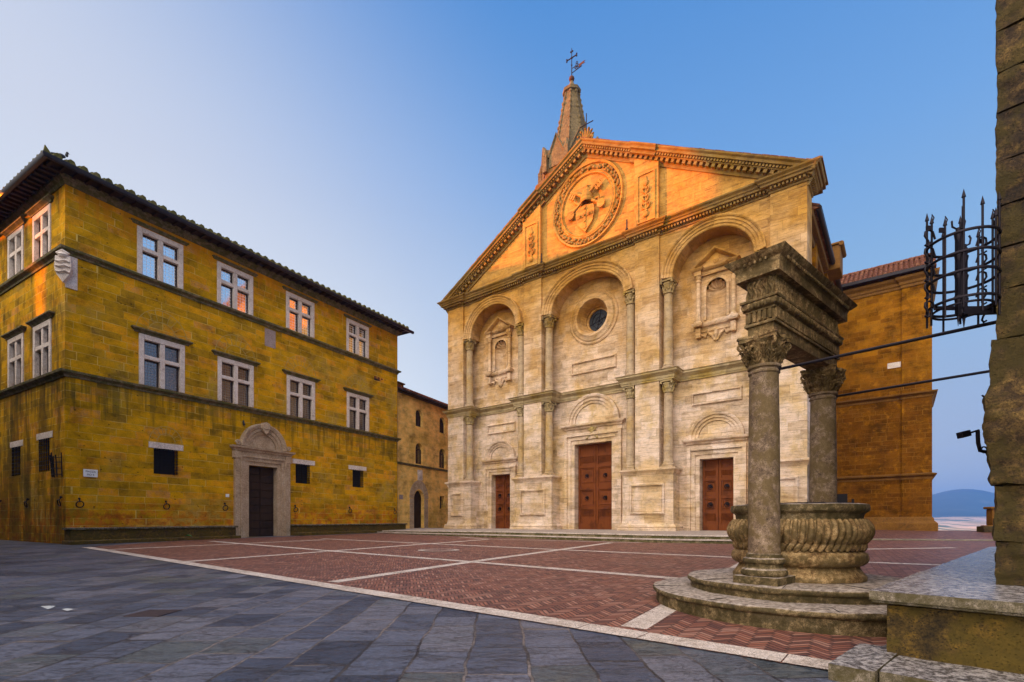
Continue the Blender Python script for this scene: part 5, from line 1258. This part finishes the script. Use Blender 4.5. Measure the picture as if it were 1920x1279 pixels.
q=MB()
for (x,y,z1,w_) in ((-.06,-.03,3.80,.016),(.035,.02,3.68,.018)):
    q.box(x-w_,x+w_,y-w_,y+w_,2.97,z1-.1); q.tube([(x,y,z1-.12),(x,y,z1-.07)],w_*1.1,8)
    for zz in (3.10,3.30,3.47,3.64): 
        if zz<z1-.12: q.lathe((x,y,zz),[(w_*1.1,-.04),(w_*1.8,.03),(w_*1.8,.04),(w_*1.1,.045)],8)
    q.tube([(x-.055,y,z1-.01),(x-.05,y,z1-.06),(x,y,z1-.085),(x+.05,y,z1-.06),(x+.06,y,z1-.01),(x+.045,y,z1+.015)],.008,5)
    q.tube([(x,y,3.0),(x,y,2.88)],w_*.9,6,lambda t:1-.9*t)
q.tube([(.0,.0,3.0),(.0,.0,3.94)],.013,6,lambda t:1-.8*t); q.build('torch_sockets',IR,cage,angle=50)
q=MB(); a=Vector((0,0,3.02)); b=Vector((.42,-.02,3.03)); q.obox((a+b)/2,(b-a)/2,(0,.02,0),(0,0,.033)); q.box(-R,R,-.015,.015,3.035,3.06); q.build('bracket_arm',IR,cage)
lamp=thing('spotlight','small dark floodlight on a bent bracket at the right-hand palace corner','lamp',(4.60,5.05,1.9),0)
q=MB(); q.obox((-.04,0,2.065),(.045,0,.012),(0,.035,0),(-.008,0,.03)); q.build('lamp_head',M['iron'],lamp,bevel=.006)
q=MB(); q.obox((.055,0,2.09),(.055,0,.018),(0,.010,0),(-.002,0,.008)); q.tube([(.10,0,2.105),(.105,0,1.98),(.125,0,1.90),(.20,0,1.885)],.018,6); q.tube([(.165+.03*math.cos(t),0,1.91+.03*math.sin(t)) for t in [k*.5 for k in range(14)]],.008,5); q.tube([(.20,0,1.885),(.23,-.02,1.78),(.27,-.03,1.7)],.02,6); q.build('bracket',M['iron'],lamp,angle=50)
q=MB(); q.M=None
sn=thing('iron_hook','short rusty iron hook sticking out of the rough palace stone above the floodlight','hook',(4.40,4.62,2.2),0)
q.tube([(.12,0,2.18),(.0,.0,2.30),(-.03,0,2.33),(-.06,0,2.35)],.014,6,lambda t:1-.5*t); q.tube([(.10,0,2.14),(.0,0,2.26),(-.035,0,2.275)],.010,6); q.build('prong',M['iron'],sn)
# ------------------------------------------------------------ small things
q=MB(); x,y=-4.33,6.05; h=.21
q.box(x-h,x+h,y-h,y+h,gz(y)-.01,gz(y)+.008)
for k in range(6): q.box(x-h+.03,x+h-.03,y-h+.03+k*.065,y-h+.06+k*.065,gz(y)+.008,gz(y)+.012)
tag(q.build('drain_cover',M['drain'],bevel=.003),'square dark iron drain cover set in the grey paving','drain cover')
def scrap(name,lab,x,y,pts,mat,z0=None,cat='litter',h=.02):
    g_=MB(); z=gz(y) if z0 is None else z0; r_=random.Random(int(x*100)); n=len(pts)
    top=[(x+a,y+b,z+.003+h*abs(math.sin(a*17+b*9))+.5*h*r_.random()) for a,b in pts]; c=g_.p((x,y,z+h*1.6)); ids=g_.ps(top); low=g_.ps([(a,b,z+.004) for a,b,_ in top]); 
    for k in range(n): g_.f.append([ids[k],ids[(k+1)%n],c])
    return tag(g_.build(name,mat,angle=20),lab,cat)
scrap('crumpled_paper','crumpled white paper scrap on the grey street, left of a pair',-5.78,6.25,[(-.10,-.01),(-.05,.01),(-.01,.03),(.05,.03),(.04,.0),(.0,-.02)],M['paper'],h=.035)
scrap('torn_paper','flat torn white paper scrap lying on the grey street, right of its pair',-5.47,6.15,[(-.08,.03),(.0,.02),(.09,.0),(.12,.02),(.10,-.02),(.02,-.02),(-.07,.0)],M['paper'],h=.025)
x,y=on((-18.4,20.6),PA,4.35,-.85)
scrap('crumpled_bag','crumpled green plastic bag on the foot of the left-hand stone bench',x,y,[(-.18,-.05),(-.1,.05),(.08,.06),(.2,.0),(.12,-.06),(-.05,-.08)],M['green'],.43,'bag',.09)
par=thing('parapet_pier','low stone parapet pier at the far right end of the square','pier',(26.9,27.9,.6),-.2)
q=MB(); q.box(-.5,1.4,-.3,.3,.4,1.0); q.box(-.25,1.2,-.25,.25,1.0,1.9); q.box(-.35,1.3,-.33,.33,1.9,2.03); q.build('pier',M['browntrim'],par,bevel=.04); 
q=MB(); q.box(-.75,1.5,-.4,.2,.55,.95); q.build('footing',M['rustic'],par,bevel=.04)
# ------------------------------------------------------------ unseen building masses added left of the frame, shaped to shade gable and square
e1=Vector((-.995,.1)).normalized(); e2=Vector((.1,.995)).normalized(); CAa=math.atan2(e2.y,e2.x)
def shade(name,lab,w0,w1,h0,h1,a0=46,a1=56,zb=-2):
    q=MB(); P=lambda a,b,z:(e1.x*a+e2.x*b,e1.y*a+e2.y*b,z)
    i=q.ps([P(a0,w0,zb),P(a0,w1,zb),P(a1,w1,zb),P(a1,w0,zb),P(a0,w0,h0),P(a0,w1,h1),P(a1,w1,h1),P(a1,w0,h0)])
    for f in ((0,3,2,1),(4,5,6,7),(0,1,5,4),(1,2,6,5),(2,3,7,6),(3,0,4,7)): q.f.append([i[k] for k in f])
    return tag(q.build(name,M['cast']),lab,'building','unseen shade-casting building masses beyond the left edge of the photo')
L0='unseen stone building mass shaped to cast shade beyond the left edge of the photo, '
shade('shadow_building',L0+'longest and furthest from the church',-30,19.30,20.5,20.5)
shade('shadow_building',L0+'lowest and narrowest of the row',19.30,19.52,16.9,16.9)
shade('shadow_building',L0+'a low link between two blocks',19.52,19.98,12.6,12.6)
shade('shadow_building',L0+'a middle block beside the tower',19.98,22.8,16.9,16.9)
shade('shadow_tower',L0+'the tall square tower',22.8,25.75,34,34)
shade('shadow_building',L0+'nearest the church',25.75,37,21.8,22.9)

def row(name,lab,x,y,L,dp,h):
    d=Vector((-.864,.503)); n=Vector((-.503,-.864)); a=Vector((x,y)); q=MB()
    P=[a,a+d*L,a+d*L+n*dp,a+n*dp]; i=q.ps([(p.x,p.y,-.5) for p in P]+[(p.x,p.y,h) for p in P])
    for f in ((0,3,2,1),(4,5,6,7),(0,1,5,4),(1,2,6,5),(2,3,7,6),(3,0,4,7)): q.f.append([i[k] for k in f])
    return tag(q.build(name,M['cast']),lab,'building')
row('street_building','stone building across the street beyond the left edge of the photo',-11.5,6.0,24,9,15)
